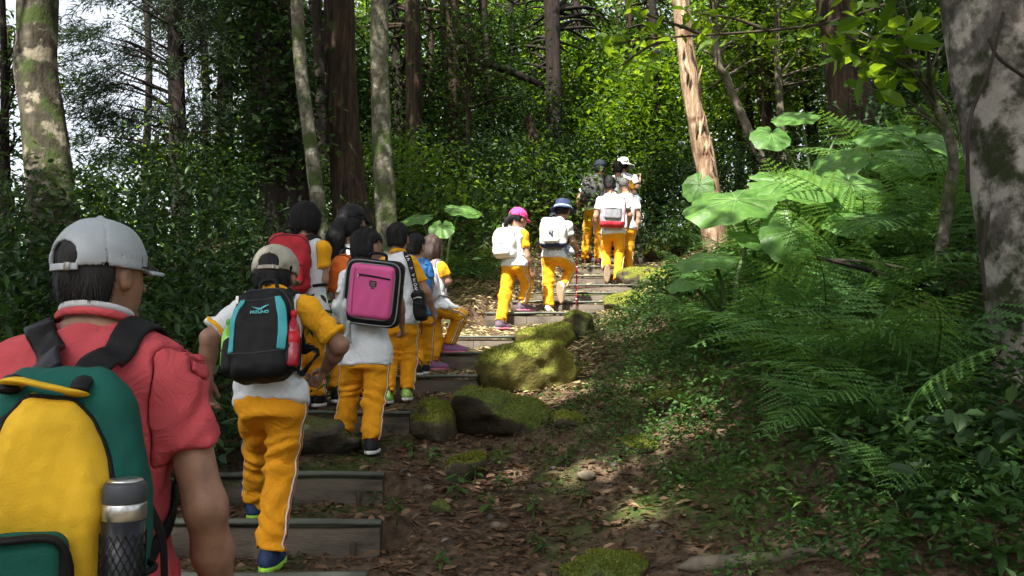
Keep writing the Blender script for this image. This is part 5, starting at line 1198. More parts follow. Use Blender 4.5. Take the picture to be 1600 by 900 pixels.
# ---------------- ground cover ----------------
XY = np.vstack([floor_pts(23000, .1, 5.2, 2.6, 8.5, 1.1), floor_pts(9000, -4.5, -.9, 3, 9), floor_pts(10000, -2.5, 6, 8, 16)])
nz = snoise(np.stack([XY[:, 0], XY[:, 1], 0*XY[:, 0]], 1), .55, 1)*.5+.5*snoise(np.stack([XY[:, 0], XY[:, 1], 0*XY[:, 0]], 1), 1.7, 4)
d_r = XY[:, 0]-tr(XY[:, 1]); d_l = tl(XY[:, 1])-XY[:, 0]
bank = np.interp(d_r-np.interp(XY[:, 1], [0, 5.5, 8, 12], [1.45, 1.3, .7, .4]), [-1.6, -.9, -.35, .15, .6], [-.3, -.06, -.06, .4, 1.2]); lb = np.interp(d_l, [0, .25, .8], [-.6, .2, 1.])
keep = (np.maximum(bank, lb)+nz*.55 > .18) & ~((d_r < .03) & (d_l < .03)); XY = XY[keep]
hg = np.clip(np.maximum(bank, lb)[keep], 0, 1.2)
C = np.column_stack([XY, ground(XY[:, 0], XY[:, 1])+.012+r_.uniform(0, 1, len(XY))*(.05+.22*hg)])
nb_ = 3; C = np.repeat(C, nb_, 0)+r_.normal(0, .022, (len(C)*nb_, 3)); C[:, 2] = np.maximum(C[:, 2], ground(C[:, 0], C[:, 1])+.006); hg = np.repeat(hg, nb_)
leaf_obj('ground_cover', C, (.022+.026*hg)*r_.uniform(.6, 1.4, len(C)), .014+.010*hg, GCOV, None, np.zeros(3), r_, np.clip(.45+.25*snoise(C, .9, 2), .1, .9), six=False, droop=-.05, ds=.4, tilt=.5, curl=.1, kind='stuff')
tag(bpy.data.objects['ground_cover'], 'low green ground cover spreading over both banks', 'ground cover')
# broad-leaved seedlings low on the right
for i, (px, py, s) in enumerate([(1010, 560, .8), (1410, 840, 1.1), (1500, 870, 1.), (1560, 890, 1.1), (1280, 660, 1.), (1190, 660, .9), (1340, 750, 1.), (1430, 770, .9), (1430, 690, 1.), (1110, 640, .8), (1230, 790, .8), (1150, 780, .7), (900, 780, .6), (800, 760, .7), (780, 720, .7), (850, 840, .6), (420, 865, .5), (575, 770, .5), (985, 600, .7), (710, 770, .8), (740, 745, .8), (830, 800, .7), (620, 800, .6), (690, 720, .7), (640, 700, .6), (960, 640, .7), (880, 720, .6), (760, 800, .7), (1060, 730, .7), (690, 880, .5)]):
    p = at_ground(px, py+20); r2 = np.random.default_rng(900+i); e = empty('seedling', p, 'low broad-leaved seedling growing out of the slope', 'plant', 'broad-leaved seedlings on the slope'); IT.append((e, px, p[1]))
    m = MB(); tp = np.array([r2.normal(0, .03), r2.normal(0, .03), .16*s]); m.tube([(0, 0, -.03), tp*.5+np.array([.01, 0, 0]), tp], [.005, .004, .003], 5); m.build('stem', STEM, e)
    k_ = 9; a = np.arange(k_)*2.4+r2.uniform(0, 6); ph = r2.uniform(-.35, .35, k_); A2 = np.stack([np.cos(a)*np.cos(ph), np.sin(a)*np.cos(ph), np.sin(ph)], 1); zz = np.linspace(.4, 1, k_)
    for q in range(k_):
        V, T = leaf_geo((tp*zz[q])[None], np.array([.11*s*r2.uniform(.7, 1.2)]), .045*s, r2, six=True, A=A2[q:q+1], tilt=.2, curl=.25); part('leaf', V, [T], LEAF, e, True, np.full(len(T), r2.uniform(.3, .8)))
row_labels(IT, 'broad-leaved seedling', 'on the slope', ['nearest', 'middle', 'farthest'])
# ---------------- the people ----------------
def feet_to_ground(J, Y, u, air=()):
    """put planted ankles on the ground under them, keeping their place"""
    for S in 'LR':
        if S in air: continue
        k = J['an'+S]; d = k[2] if len(k) > 2 else 0
        p = at(k[0], k[1], Y+d); z = gz(p[0], p[1]+.06)+.088*u
        s = FPX/(Y+d); J['an'+S] = (k[0], k[1]-(z-p[2])*s, d)
    return J
def person(label, Y, J, air=(), **kw):
    return build_person(label, Y, feet_to_ground(dict(J), Y, kw.get('u', 1.), air), **kw)
def gbag(R, label, px, py, Y, half, main, h=.008, panel=None, bottom=None, pocket=None, piping=None, straps='LR', strapmat=None, M=None, r=.05, top=.16, handle=True, zipper=None, sw=.045):
    M = R['TM'] if M is None else M
    b = Bag(label, R, at(px, py, Y), M); hx, hy, hz = half
    def f(p):
        q = p.copy(); k = 1-top*np.clip(p[:, 2]/hz, 0, 1)**2; q[:, 0] = p[:, 0]/k; q[:, 1] = (p[:, 1]-hy)/(1-.45*np.clip((p[:, 2]/hz-.1), 0, 1)**1.5)+hy
        return rbox(q, half, r)+.0035*snoise(p, 8, 2)+.002*snoise(p, 17, 3)
    b.main = b.sdf('main_body', f, np.array(half)+.03, h, main); b.f = f
    sm = strapmat or BLACK
    for S in straps:
        sg = -1 if S == 'L' else 1
        b.strap(S, sm, sw, (.05, hy*.6, hz*.88), (sg*hx*.9, hy*.5, -hz*.75))
    if handle:
        b.tube('handle', [(-.035, hy*.5, hz*.9), (-.03, hy*.45, hz+.03), (0, hy*.4, hz+.04), (.03, hy*.45, hz+.03), (.035, hy*.5, hz*.9)], .008, sm)
    if panel:
        pc, ph, pmx = panel; b.panel('front_panel', pc, ph, min(ph)*.95, pmx, h*.8)
    if pocket:
        pc, ph, pmx = pocket; o = b.panel('pocket', pc, ph, min(ph)*.9, pmx, h*.8)
        y = pc[1]-ph[1]-.001; z = pc[2]+ph[2]*.72
        b.tube('zipper', [(pc[0]-ph[0]*.85, y+.004, z-.01), (pc[0], y, z), (pc[0]+ph[0]*.85, y+.004, z-.01)], .004, zipper or BLACK, o, 6)
    if bottom:
        bz, bm = bottom
        def fb(p): return smax(f(p)-.004, p[:, 2]-bz, .004)
        b.sdf('base_panel', fb, np.array(half)+.03, h, bm)
    if piping:
        pts = [(sx*hx*.86, -hy*.82, sz*hz*.84) for sx, sz in ((-1, -1), (-1, 0), (-1, .8), (-.4, 1), (.4, 1), (1, .8), (1, 0), (1, -1))]
        P = spline(pts, 6); P = snap(P, f, .001); m = MB(); m.tube(P@b.M, .0045, 6); m.build('piping', piping, b.root)
    # zip line over the top of every bag
    pts = [(-hx*.93, -hy*.15, -hz*.1), (-hx*.9, -hy*.2, hz*.4), (-hx*.55, -hy*.2, hz*.85), (0, -hy*.2, hz*.97), (hx*.55, -hy*.2, hz*.85), (hx*.9, -hy*.2, hz*.4), (hx*.93, -hy*.15, -hz*.1)]
    P = snap(spline(pts, 6), f, .0005); m = MB(); m.tube(P@b.M, .0042, 6); m.build('zipper', zipper or DGREY, b.root)
    return b
PULL = pm('zip_pull_metal', (.45, .44, .42), .35, metal=.8)
STEEL = pm('brushed_steel', (.52, .51, .50), .28, .1, 30, .05, 200, metal=.9, aniso=(1, 1, .05))

# -- man in the red shirt, nearest to the camera
JP1 = dict(head=(163, 428, .05), neck=(150, 515, .03), shL=(12, 592, 0), shR=(272, 590, .0), elL=(-30, 800, .02), elR=(321, 792, .0), wrL=(-40, 975, .15), wrR=(352, 985, .14),
           hipL=(58, 915, 0), hipR=(186, 915, 0), knL=(52, 1200, .1), knR=(200, 1180, .25), anL=(52, 1440, -.1), anR=(200, 1400, .3))
P1 = person('man in faded red T-shirt and pale grey cap, nearest to the viewer', 1.78, JP1, u=1.2, hs=.80, H=frame(25, 2), h=.0085, clothk=.95, capz=.0, shirt=RED, sleeve=RED, sleeve_len=.56,
            pants=pm('dark_trousers', (.03, .03, .035), .85), hair='short', skin=SKIN_T, shoes=dict(m=(DGREY, SOLE_W)), fat=1.2, seam=False, wr=1.25, hem=-.3)
GCAP = pm('pale_grey_cotton', (.33, .36, .39), .85, .08, 12, .3, 400, .2)
add_cap(P1, GCAP, z0=.006, h=.004, tilt=-.02)
m = MB(); th = np.linspace(0, 2*np.pi, 30)
ring = P1['nb']+P1['U']*.018+(np.cos(th)[:, None]*P1['X']*.078+np.sin(th)[:, None]*P1['F']*.072)-(np.sin(th)[:, None]*P1['U'])*.016
m.tube(ring, .0065, 8, cap=False, flat=(.7, 1.3)); m.build('shirt_collar', RED, P1['shirt'], P1['base'])
ring2 = ring+P1['U']*.016-(ring-P1['nb']-P1['U']*.018)*.06
m = MB(); m.tube(ring2, .007, 6, cap=False, flat=(.5, 1.2)); m.build('neck_cord', pm('pale_cord', (.5, .5, .52), .8), P1['root'], P1['base'])
HX, HF, HU = P1['H']; hh = P1['hh']; hc = P1['hc']      # glasses
m = MB()
for s in (-1, 1):
    m.tube([hc+HX*s*.081*hh-HF*.01*hh+HU*.012*hh, hc+HX*s*.08*hh+HF*.05*hh+HU*.014*hh, hc+HX*s*.066*hh+HF*.082*hh+HU*.012*hh], .0022, 6)
    t = np.linspace(0, 2*np.pi, 20); m.tube(hc+HF*.094*hh+(HX*(s*.034+.027*np.cos(t)[:, None])+HU*(.004+.018*np.sin(t)[:, None]))*hh, .0016, 5, cap=False)
m.tube([hc+HX*-.008*hh+HF*.096*hh+HU*.008*hh, hc+HF*.1*hh+HU*.012*hh, hc+HX*.008*hh+HF*.096*hh+HU*.008*hh], .0016, 5)
m.build('glasses', pm('dark_metal_frame', (.03, .02, .02), .35, metal=.6), P1['root'], P1['base'])

GREEN = pm('teal_green_canvas', (.008, .085, .066), .8, .15, 10, .4, 300, .2)
YCAN = pm('yellow_canvas', (.66, .40, .025), .8, .10, 10, .4, 300, .2)
M1 = frame(-20, 8); b1 = Bag('green and yellow rucksack on the back of the man in red', P1, at(88, 800, 1.5), M1)
hf = np.array([.155, .085, .25])
def f1(p):
    q = p.copy(); k = 1-.38*np.clip(p[:, 2]/.25, 0, 1)**2.2; q[:, 0] = p[:, 0]/k; q[:, 1] = (p[:, 1]-.085)/(1-.5*np.clip(p[:, 2]/.25, 0, 1)**2)+.085
    return rbox(q, hf, .06)+.006*snoise(p, 4, 2)+.005*(1-2*np.abs(snoise(p*np.array([1, 1, .55]), 7, 3)))+.0012*snoise(p, 30, 1)
b1.main = b1.sdf('main_body', f1, hf+.04, .006, GREEN)
def f1y(p):
    q = p-np.array([-.006, -.06, -.015]); q = q.copy(); q[:, 1] -= .16*np.clip(p[:, 2]-.02, 0, 1)**1.2; k = 1-.5*np.clip(p[:, 2]/.2, 0, 1)**2.2; q[:, 0] = q[:, 0]/k
    return rbox(q, (.102, .055, .228), .045)+.005*snoise(p, 4, 1)+.0055*(1-2*np.abs(snoise(p*np.array([1, 1, .45]), 6, 4)))+.001*snoise(p, 30, 1)
fp = b1.sdf('front_panel', f1y, (.19, .2, .26), .006, YCAN)
P = []
for t in np.linspace(.0, 1, 60):
    a = math.pi*(1.28-1.56*t); P.append((-.006+.106*math.cos(a), -.045, -.012+.228*math.sin(a)))
fu = lambda p: np.minimum(f1(p), f1y(p))
P = snap(np.array(P), fu, .001, 8); mm = MB(); mm.tube(P@b1.M, .0048, 6); mm.build('piping', BLACK, b1.root)
pk = b1.panel('pocket', (-.052, -.122, -.100), (.090, .03, .105), .028, GREEN, .006)
P = spline([(.038, -.142, -.22), (.038, -.144, -.1), (.028, -.148, -.006), (-.05, -.152, .004), (-.14, -.146, -.004)], 8); mm = MB(); mm.tube(P@b1.M, .012, 8, flat=(1, .55)); mm.build('pocket_border', BLACK, pk)
b1.tube('handle', [(-.070, .0, .222), (-.060, -.045, .243), (-.02, -.055, .236), (.026, -.048, .222), (.034, .0, .205)], .017, YCAN, n=12, flat=(1.15, .32))
for sx in (-.074, .038):
    b1.tube('handle_tab', [(sx, .02, .235), (sx, -.018, .232), (sx*.93, -.034, .222)], .017, BLACK, flat=(1, .5))
P = np.array([(-.024, -.055, .178), (-.02, -.062, .172), (-.016, -.066, .160), (-.018, -.068, .150)]); b1.tube('zip_pull', P, .004, BLACK)
b1.tube('zip_pull', P*np.array([1, 1, 1])+np.array([.016, 0, 0]), .004, BLACK)
for S in 'LR':
    sg = -1 if S == 'L' else 1
    b1.strap(S, BLACK, .058, (.030, .055, .235), (sg*.11, .05, -.18), th=.010)
b1.tube('strap_end', [(.15, .05, -.02), (.172, .06, -.08), (.178, .065, -.16)], .012, BLACK, flat=(1.3, .3))
b1.tube('side_pocket_hem', [(.125, .03, -.10), (.165, -.03, -.10), (.14, -.075, -.10)], .006, BLACK)
# thermos flask in the side pocket
ft = at(193, 826, 1.44)
e = empty('thermos_flask', ft-np.array([0, 0, .13]), 'steel thermos flask with dark lid in the rucksack side pocket', 'flask')
m = MB(); m.tube([(0, 0, -.02), (0, 0, 0), (0, 0, .145)], [.028, .034, .034], 28); m.build('body', pm('dark_flask_paint', (.012, .013, .016), .3, .2, 20, .1), e)
m = MB(); m.tube([(0, 0, .145), (0, 0, .147), (0, 0, .172), (0, 0, .174)], [.033, .0355, .0355, .034], 28); m.build('steel_ring', STEEL, e)
m = MB(); m.tube([(0, 0, .174), (0, 0, .177), (0, 0, .203), (0, 0, .208)], [.033, .0352, .0345, .031], 28); m.build('lid', pm('grey_lid', (.05, .055, .065), .45, .1, 20, .1), e)
m = MB(); m.tube([(0, 0, .208), (0, 0, .211), (0, 0, .2135)], [.029, .0285, .026], 28); m.build('lid_top', STEEL, e)
m = MB()                                                          # mesh sleeve: crossing threads
for k in range(18):
    for dr in (-1, 1):
        z = np.linspace(-.02, .125, 10); a = k*2*np.pi/18+dr*z*14; m.tube(np.stack([.0365*np.cos(a), .0365*np.sin(a), z], -1), .0009, 3, cap=False)
m.build('mesh_sleeve', BLACK, e)

# -- boy with the black rucksack
JP2 = dict(head=(431, 431, .17), neck=(430, 464, .12), shL=(376, 489, .08), shR=(482, 482, .06), elL=(327, 528, .02), elR=(531, 540, .06), wrL=(325, 594, .08), wrR=(507, 580, .2), hdR=(497, 596, .24),
           hipL=(399, 622, 0), hipR=(447, 622, 0), knL=(407, 704, .38), knR=(441, 725, .10), anL=(400, 776, .58), anR=(421, 862, .03))
P2 = person('boy in white and yellow uniform with beige cap and black rucksack, second from the viewer', 3.32, JP2, u=1.02, H=frame(2, -12), h=.008, clothk=1., capz=-.005, band=YEL_S, hem=-.06, sleeve=dict(L=WHITE, R=YEL_S), sleeve_len=.78, collar=YEL_S, skin=SKIN_T,
            shoes=dict(m=(pm('navy_shoe', (.015, .035, .09), .6, .3, 40, .3, 300), SOLE_L)), curl=dict(R=(.9, .9), L=(.4, .4)), bend=.03, wr=1.3)
BCAP = pm('beige_cotton', (.36, .34, .28), .9, .15, 30, .4, 300, .2)
add_cap(P2, BCAP, z0=.0, h=.0055, tilt=.05)
m = MB(); w = P2['P']['wrL']; t = np.linspace(0, 2*np.pi, 16); m.tube(w+np.stack([.027*np.cos(t), .027*np.sin(t), .0*t+.02], -1), .005, 6, cap=False); m.build('wrist_band', pm('dark_bracelet', (.05, .03, .02), .7), P2['root'], P2['base'])
TEAL = pm('teal_nylon', (.06, .36, .40), .65, .12, 12, .3, 300)
b2 = gbag(P2, 'black rucksack with teal side stripes on the boy in the beige cap', 411, 521, 3.17, (.118, .075, .19), BLACK, .0065, top=.22, straps='LR', r=.06, sw=.05)
for s in (-1, 1):
    P = spline([(s*.072, -.06, .135), (s*.092, -.06, .06), (s*.100, -.066, -.02), (s*.096, -.066, -.09)], 8); P = snap(P, b2.f, .001)
    V, F = ribbon(P, grad(b2.f, P), np.interp(np.arange(len(P)), [0, 6, len(P)], [.022, .036, .032]), .005); part('side_stripe', V@b2.M, F, TEAL, b2.root)
P = snap(spline([(-.105, -.06, -.092), (-.05, -.08, -.098), (.05, -.08, -.098), (.105, -.06, -.092)], 6), b2.f, .0); V, F = ribbon(P, grad(b2.f, P), .006, .004); part('base_seam', V@b2.M, F, DGREY, b2.root)
P = snap(spline([(-.06, -.06, .13), (0, -.07, .125), (.06, -.06, .13)], 6), b2.f, .0); V, F = ribbon(P, grad(b2.f, P), .006, .004); part('top_seam', V@b2.M, F, DGREY, b2.root)
X_, F_, U_ = b2.M; fr = snap(np.array([[.012, -.09, .072]]), b2.f, .003)[0]; nn = grad(b2.f, fr[None])[0]; nn = nn@b2.M; ty = orth(U_, nn); tx = np.cross(ty, nn)
text_part('MIZUNO', .0175, pm('teal_print', (.12, .50, .55), .6), b2.main, np.array([tx, ty, nn]), fr@b2.M-ty*.006, (0, 0, 0), bold=.0004)
m = MB()
for pts in ([(-.030, .016), (-.012, .010), (.002, .008), (.010, .003), (0, .0), (-.010, .004)], [(.002, .008), (.018, .018), (.034, .022), (.016, .010), (.008, .004)]):
    V = np.array([fr@b2.M+tx*(a)+ty*(b_+.002)+nn*.001 for a, b_ in pts]); V2 = V+nn*.002; k = len(pts)
    m.add(np.vstack([V, V2, V.mean(0)[None], V2.mean(0)[None]]), [[i, (i+1) % k, k+(i+1) % k, k+i] for i in range(k)], [[2*k, (i+1) % k, i] for i in range(k)]+[[2*k+1, k+i, k+(i+1) % k] for i in range(k)])
m.build('wing_emblem', MATS['teal_print'], b2.main, smooth=False)
b2.panel('label_tag', (-.080, -.070, .118), (.006, .003, .017), .002, pm('white_tag', (.8, .8, .8), .6), .003)
for s, nm in ((1, 'side_pocket'), (-1, 'side_pocket')):
    b2.panel(nm, (s*.118, -.005, -.085), (.030, .045, .075), .03, BLACK, .006)
def bottle(name, label, c, M, r, hgt, mat, cap, lab=None, up=0):
    e = empty(name, c, label, 'bottle'); U = M[2]; z = np.array
    prof_ = [(0, .7), (.04, 1), (.3, 1), (.34, .93), (.38, 1), (.62, 1), (.72, .9), (.84, .45), (.90, .38)]
    m = MB(); m.tube([U*a*hgt for a, _ in prof_], [r*q for _, q in prof_], 20); m.build('body', mat, e)
    m = MB(); m.tube([U*hgt*.89, U*hgt*.895, U*hgt*.98, U*hgt], [r*.4, r*.5, r*.5, r*.42], 18); m.build('cap', cap, e)
    if lab is not None:
        m = MB(); m.tube([U*hgt*.40, U*hgt*.405, U*hgt*.60, U*hgt*.605], [r*.98, r*1.02, r*1.02, r*.98], 20); m.build('paper_label', lab, e)
    return e
REDPL = pm('red_bottle_plastic', (.33, .012, .03), .18, .2, 10, 0, spec=.6); REDC = pm('red_cap', (.5, .01, .02), .35, .1, 10, 0)
bottle('drink_bottle', 'red drink bottle in the side pocket of the black rucksack', b2.w((.126, -.025, -.150)), b2.M, .026, .22, REDPL, REDC, REDC)
bottle('drink_bottle', 'bright green drink bottle in the left side pocket of the black rucksack', b2.w((-.126, -.02, -.13)), b2.M, .025, .19, pm('green_bottle_plastic', (.20, .55, .05), .25, .2, 10, 0, spec=.6), pm('green_cap', (.10, .40, .04), .4, .1, 10, 0))

# -- child with the red rucksack
JP3 = dict(head=(479, 344, .08), neck=(479, 374, .04), shL=(452, 390, .03), shR=(505, 388, .0), elL=(445, 436, 0), elR=(505, 437, .0), wrL=(446, 476, .1), wrR=(500, 476, .1),
           hipL=(465, 487, 0), hipR=(493, 487, 0), knL=(463, 560, .1), knR=(494, 558, .1), anL=(462, 625, .1), anR=(496, 625, .15))
P3 = person('child with chin-length black hair and red rucksack beside the girl with the orange bag', 5.6, JP3, u=1.06, H=frame(12, -2), h=.0104, sleeve=YEL_S, sleeve_len=.62, hair='bowl', collar=None)
CRIM = pm('crimson_nylon', (.38, .012, .022), .6, .2, 14, .4, 260)
gbag(P3, 'red rucksack on the child with chin-length black hair', 451, 412, 5.42, (.14, .085, .20), CRIM, .011, pocket=((0, -.085, -.06), (.10, .03, .08), CRIM), M=frame(-14, 5), r=.06)
# -- girl with dark cap and orange bag
JP4 = dict(head=(552, 348, .08), neck=(550, 382, .04), shL=(528, 400, .04), shR=(580, 396, .0), elL=(522, 445, 0), elR=(590, 440, .0), wrL=(530, 480, .12), wrR=(586, 482, .1),
           hipL=(540, 497, 0), hipR=(567, 497, 0), knL=(535, 560, .1), knR=(570, 556, .1), anL=(527, 616, .0), anR=(572, 612, .15))
P4 = person('long-haired girl in dark cap with orange bag behind the pink rucksack', 5.95, JP4, capz=.01, u=1.08, H=frame(38, 0), h=.0104, sleeve=WHITE, hair='long')
add_cap(P4, pm('black_cotton', (.014, .013, .016), .85), z0=.012, opening=False)
gbag(P4, 'orange bag on the long-haired girl in the dark cap', 534, 428, 5.76, (.085, .07, .14), pm('orange_nylon', (.72, .15, .02), .65, .15, 12, .4, 240), .011, M=frame(20, 6, 14), r=.05)
# -- girl with the pink rucksack
JP5 = dict(head=(574, 388, .06), neck=(573, 416, .03), shL=(545, 434, 0), shR=(606, 430, .0), elL=(532, 478, -.02), elR=(622, 472, .06), wrL=(548, 508, .14), wrR=(628, 505, .2),
           hipL=(556, 548, 0), hipR=(590, 548, 0), knL=(547, 604, .12), knR=(584, 628, .02), anL=(537, 655, .16), anR=(580, 705, -.04))
P5 = person('girl with tied black hair carrying the square pink rucksack', 5.0, JP5, u=1.03, H=frame(35, -6), h=.008, sleeve=WHITE, hair='short', collar=None, sock=REDSOCK, hem=-.17,
            shoes=dict(m=(pm('black_canvas_shoe', (.015, .015, .018), .75), SOLE_W)))
PINK = pm('pink_shell', (.62, .085, .27), .5, .06, 6, .12, 200, .4); GPIPE = pm('grey_piping', (.22, .22, .23), .5)
M5 = frame(4, 8, 7); b5 = Bag('square pink hard-shell school rucksack with black border', P5, at(584, 457, 4.83), M5); hf5 = np.array([.168, .07, .195])
def f5(p): return rbox(p, hf5, .05)+.0012*snoise(p, 7, 2)
b5.main = b5.sdf('main_body', f5, hf5+.02, .0075, BLACK)
b5.panel('pink_panel', (0, -.066, .008), (.128, .030, .155), .028, PINK, .0065)
for (hx, hz, cz, y, r_, nm) in ((.158, .184, 0, -.058, .0045, 'outer_piping'), (.130, .158, .008, -.072, .004, 'inner_piping')):
    t = np.linspace(0, 2*np.pi, 72); q = np.stack([np.sign(np.cos(t))*np.abs(np.cos(t))**.32*hx, 0*t+y, cz+np.sign(np.sin(t))*np.abs(np.sin(t))**.32*hz], -1)
    m = MB(); m.tube(q@M5, r_, 6, cap=False); m.build(nm, GPIPE, b5.root)
b5.tube('zipper', [(-.075, -.098, .102), (0, -.099, .100), (.108, -.097, .092)], .0055, BLACK, n=6); b5.tube('zip_pull', [(-.075, -.100, .104), (-.078, -.104, .085)], .004, PULL, n=6)
b5.tube('side_seam', [(-.098, -.097, .135), (-.100, -.098, 0), (-.094, -.097, -.12)], .0022, pm('dark_pink_seam', (.30, .04, .13), .6), n=5)
m = MB(); sh_ = [(-.022, .018), (-.012, .024), (0, .021), (.012, .024), (.022, .018), (.020, -.006), (0, -.026), (-.020, -.006)]
V = np.array([[a+.012, -.0975, b_+.052] for a, b_ in sh_]); V2 = V+np.array([0, -.003, 0]); k = len(sh_)
m.add(np.vstack([V, V2, V2.mean(0)[None]])@M5, [[i, (i+1) % k, k+(i+1) % k, k+i] for i in range(k)], [[2*k, k+i, k+(i+1) % k] for i in range(k)]); m.build('shield_badge', pm('maroon_badge', (.07, .012, .03), .5), b5.root, smooth=False)
for zz in (.062, .05, .038):
    b5.tube('badge_line', [(.012-.014, -.1012, zz), (.012+.014, -.1012, zz)], .0016, PULL, n=5)
for S in 'LR': b5.strap(S, BLACK, .05, (.06, .06, .17), ((-1 if S == 'L' else 1)*.15, .04, -.15))
b5.tube('handle', [(-.05, .03, .185), (-.04, .02, .225), (.04, .02, .225), (.05, .03, .185)], .009, BLACK)
# jacket slung over her left arm
def fj(p):
    a, b_, c = at(541, 432, 4.86), at(536, 480, 4.80), at(542, 535, 4.86)
    q = p+np.stack([.012*np.sin(p[:, 2]*22+1), .0*p[:, 0], .0*p[:, 0]], -1)
    d = smin(cone(q, a, b_, .025, .040), cone(q, b_, c, .040, .022), .03)
    return d+.009*np.sin(p[:, 0]*150+6*p[:, 2]+3*snoise(p, 5, 2))*.8+.004*snoise(p, 12, 1)
c_ = at(538, 485, 4.83); V, F = sdf_mesh(fj, c_-np.array([.12, .12, .26]), c_+np.array([.12, .12, .26]), .007)
tag(obj('jacket', mesh_np('jacket', V-c_, F, pm('pale_grey_jacket', (.42, .45, .46), .85)), loc=c_), 'pale grey jacket hanging beside the pink rucksack', 'jacket')
# -- boy with lime shoes and shoulder bag
JP6 = dict(head=(622, 373, .04), neck=(622, 397, .02), shL=(600, 413, 0), shR=(644, 412, .0), elL=(594, 452, 0), elR=(666, 456, .02), wrL=(602, 490, .12), wrR=(677, 487, .12),
           hipL=(614, 500, 0), hipR=(637, 500, 0), knL=(611, 562, .05), knR=(639, 560, .06), anL=(604, 617, -.1), anR=(635, 610, .02))
LIME = pm('lime_mesh_shoe', (.30, .50, .12), .6, .4, 50, .4, 200)
P6 = person('boy with short black hair and lime shoes, hand by his side, behind the pink rucksack', 6.0, JP6, u=.97, H=frame(8, -3), h=.009, sleeve=YEL_S, sleeve_len=.66, collar=YEL_S, shoes=dict(m=(LIME, SOLE_W)))
b6 = Bag('small black shoulder bag with lettered strap on the boy in lime shoes', P6, at(656, 478, 5.87), frame(6, 0, -6), 'bag', 'shoulder_bag')
def f6(p): return rbox(p, (.045, .06, .105), .03)+.005*snoise(p, 8, 2)
b6.main = b6.sdf('main_body', f6, (.09, .09, .15), .008, BLACK)
fS = P6['sd']['all']
path = spline([at(652, 458, 5.86), at(648, 440, 5.86), at(643, 420, 5.88), at(638, 403, 5.93), at(632, 400, 6.02)], 8); path = snap(path, fS, .008, 6, always=False)
gr = grad(fS, path); V, F = ribbon(path, gr, .042, .006); sob = part('strap', V, F, BLACK, b6.root, off=b6.c)
tm = path[len(path)//2]; gn = gr[len(path)//2]; tdir = nrm(path[-6]-path[8])
for i, ch in enumerate('WOMAN WE'):
    k = 3+i*(len(path)-10)//7
    g_ = gr[k]; ty_ = orth(nrm(path[min(k+2, len(path)-1)]-path[k-2]), g_); 
    if ch != ' ': text_part(ch, .032, pm('white_print', (.75, .75, .75), .6), sob, np.array([ty_, np.cross(g_, ty_), g_]), path[k]+g_*.005, b6.c, .0008)
b6.tube('strap_tail', [(.0, -.03, -.08), (.01, -.04, -.15), (.0, -.035, -.2)], .008, BLACK, flat=(1.6, .5))
b6.tube('buckle', [(-.03, -.055, .05), (.0, -.064, .055), (.03, -.055, .05)], .006, PULL)
# -- child in the blue top
JP7 = dict(head=(650, 387, .04), neck=(650, 405, .02), shL=(634, 417, .02), shR=(666, 415, .0), elL=(630, 450, 0), elR=(671, 446, .0), wrL=(634, 475, .1), wrR=(668, 472, .12),
           hipL=(646, 490, 0), hipR=(666, 490, 0), knL=(650, 545, .05), knR=(665, 545, .08), anL=(652, 597, -.06), anR=(664, 592, .1))
P7 = person('child in blue top half hidden behind the boy with lime shoes', 6.62, JP7, u=.95, H=frame(25, -6), h=.0104, shirt=BLUE_S, sleeve=BLUE_S, shoes=dict(m=(pm('black_sport_shoe', (.012, .012, .014), .7), SOLE_W)))
# -- girl with the brown bob stepping up
JP8 = dict(head=(676, 389, .03), neck=(674, 409, .01), shL=(664, 420, .10), shR=(690, 418, -.07), elL=(664, 448, .13), elR=(700, 440, -.05), wrL=(684, 462, .2), wrR=(683, 452, .1),
           hipL=(672, 480, .06), hipR=(686, 480, -.06), knL=(681, 526, .05), knR=(719, 494, .06), anL=(676, 567, -.02), anR=(702, 534, .1))
RAIN = pm('multicolour_shoe', (.08, .20, .36), .6, .2, 30, .3, 200, col2=(.50, .09, .24))
P8 = person('girl with brown bobbed hair stepping up in multicoloured shoes', 7.1, JP8, u=.98, H=frame(40, -5), h=.0104, sleeve=YEL_S, hair='bob', hairmat=HAIR_B, shoes=dict(m=(RAIN, SOLE_P)),
            feet=dict(L=np.array([.75, .6, 0]), R=np.array([.95, .3, 0])))
gbag(P8, 'pale rucksack with grey straps on the girl with brown bobbed hair', 668, 445, 7.0, (.10, .06, .15), pm('pale_lilac_nylon', (.55, .5, .55), .7), .011, strapmat=pm('grey_strap', (.16, .14, .14), .8), pocket=((0, -.06, -.05), (.07, .02, .06), pm('pink_nylon', (.7, .3, .4), .7)))
# -- girl in the pink cap
JP9 = dict(head=(810, 343, .03), neck=(806, 361, .0), shL=(801, 369, .09), shR=(819, 367, -.06), elL=(806, 398, .14), elR=(823, 400, -.05), wrL=(818, 418, .18), wrR=(829, 421, .0), hdR=(833, 431, .02),
           hipL=(796, 413, .06), hipR=(811, 413, -.05), knL=(789, 463, .0), knR=(824, 445, .1), anL=(782, 507, -.15), anR=(816, 486, .12))
P9 = person('girl in bright pink cap with white rucksack', 8.62, JP9, capz=.01, u=1.0, H=frame(52, -12), h=.0104, sleeve=YEL_S, hair='pony', collar=YEL_S, sock=WSOCK, shoes=dict(m=(pm('mauve_shoe', (.12, .08, .12), .7, .3, 30), SOLE_P)),
            feet=dict(L=np.array([.7, .7, .0]), R=np.array([.8, .6, 0])))
add_cap(P9, pm('hot_pink_cotton', (.72, .06, .24), .8), z0=.012, opening=False, h=.006)
OFFW = pm('off_white_canvas', (.72, .71, .68), .75, .06, 10, .3, 240)
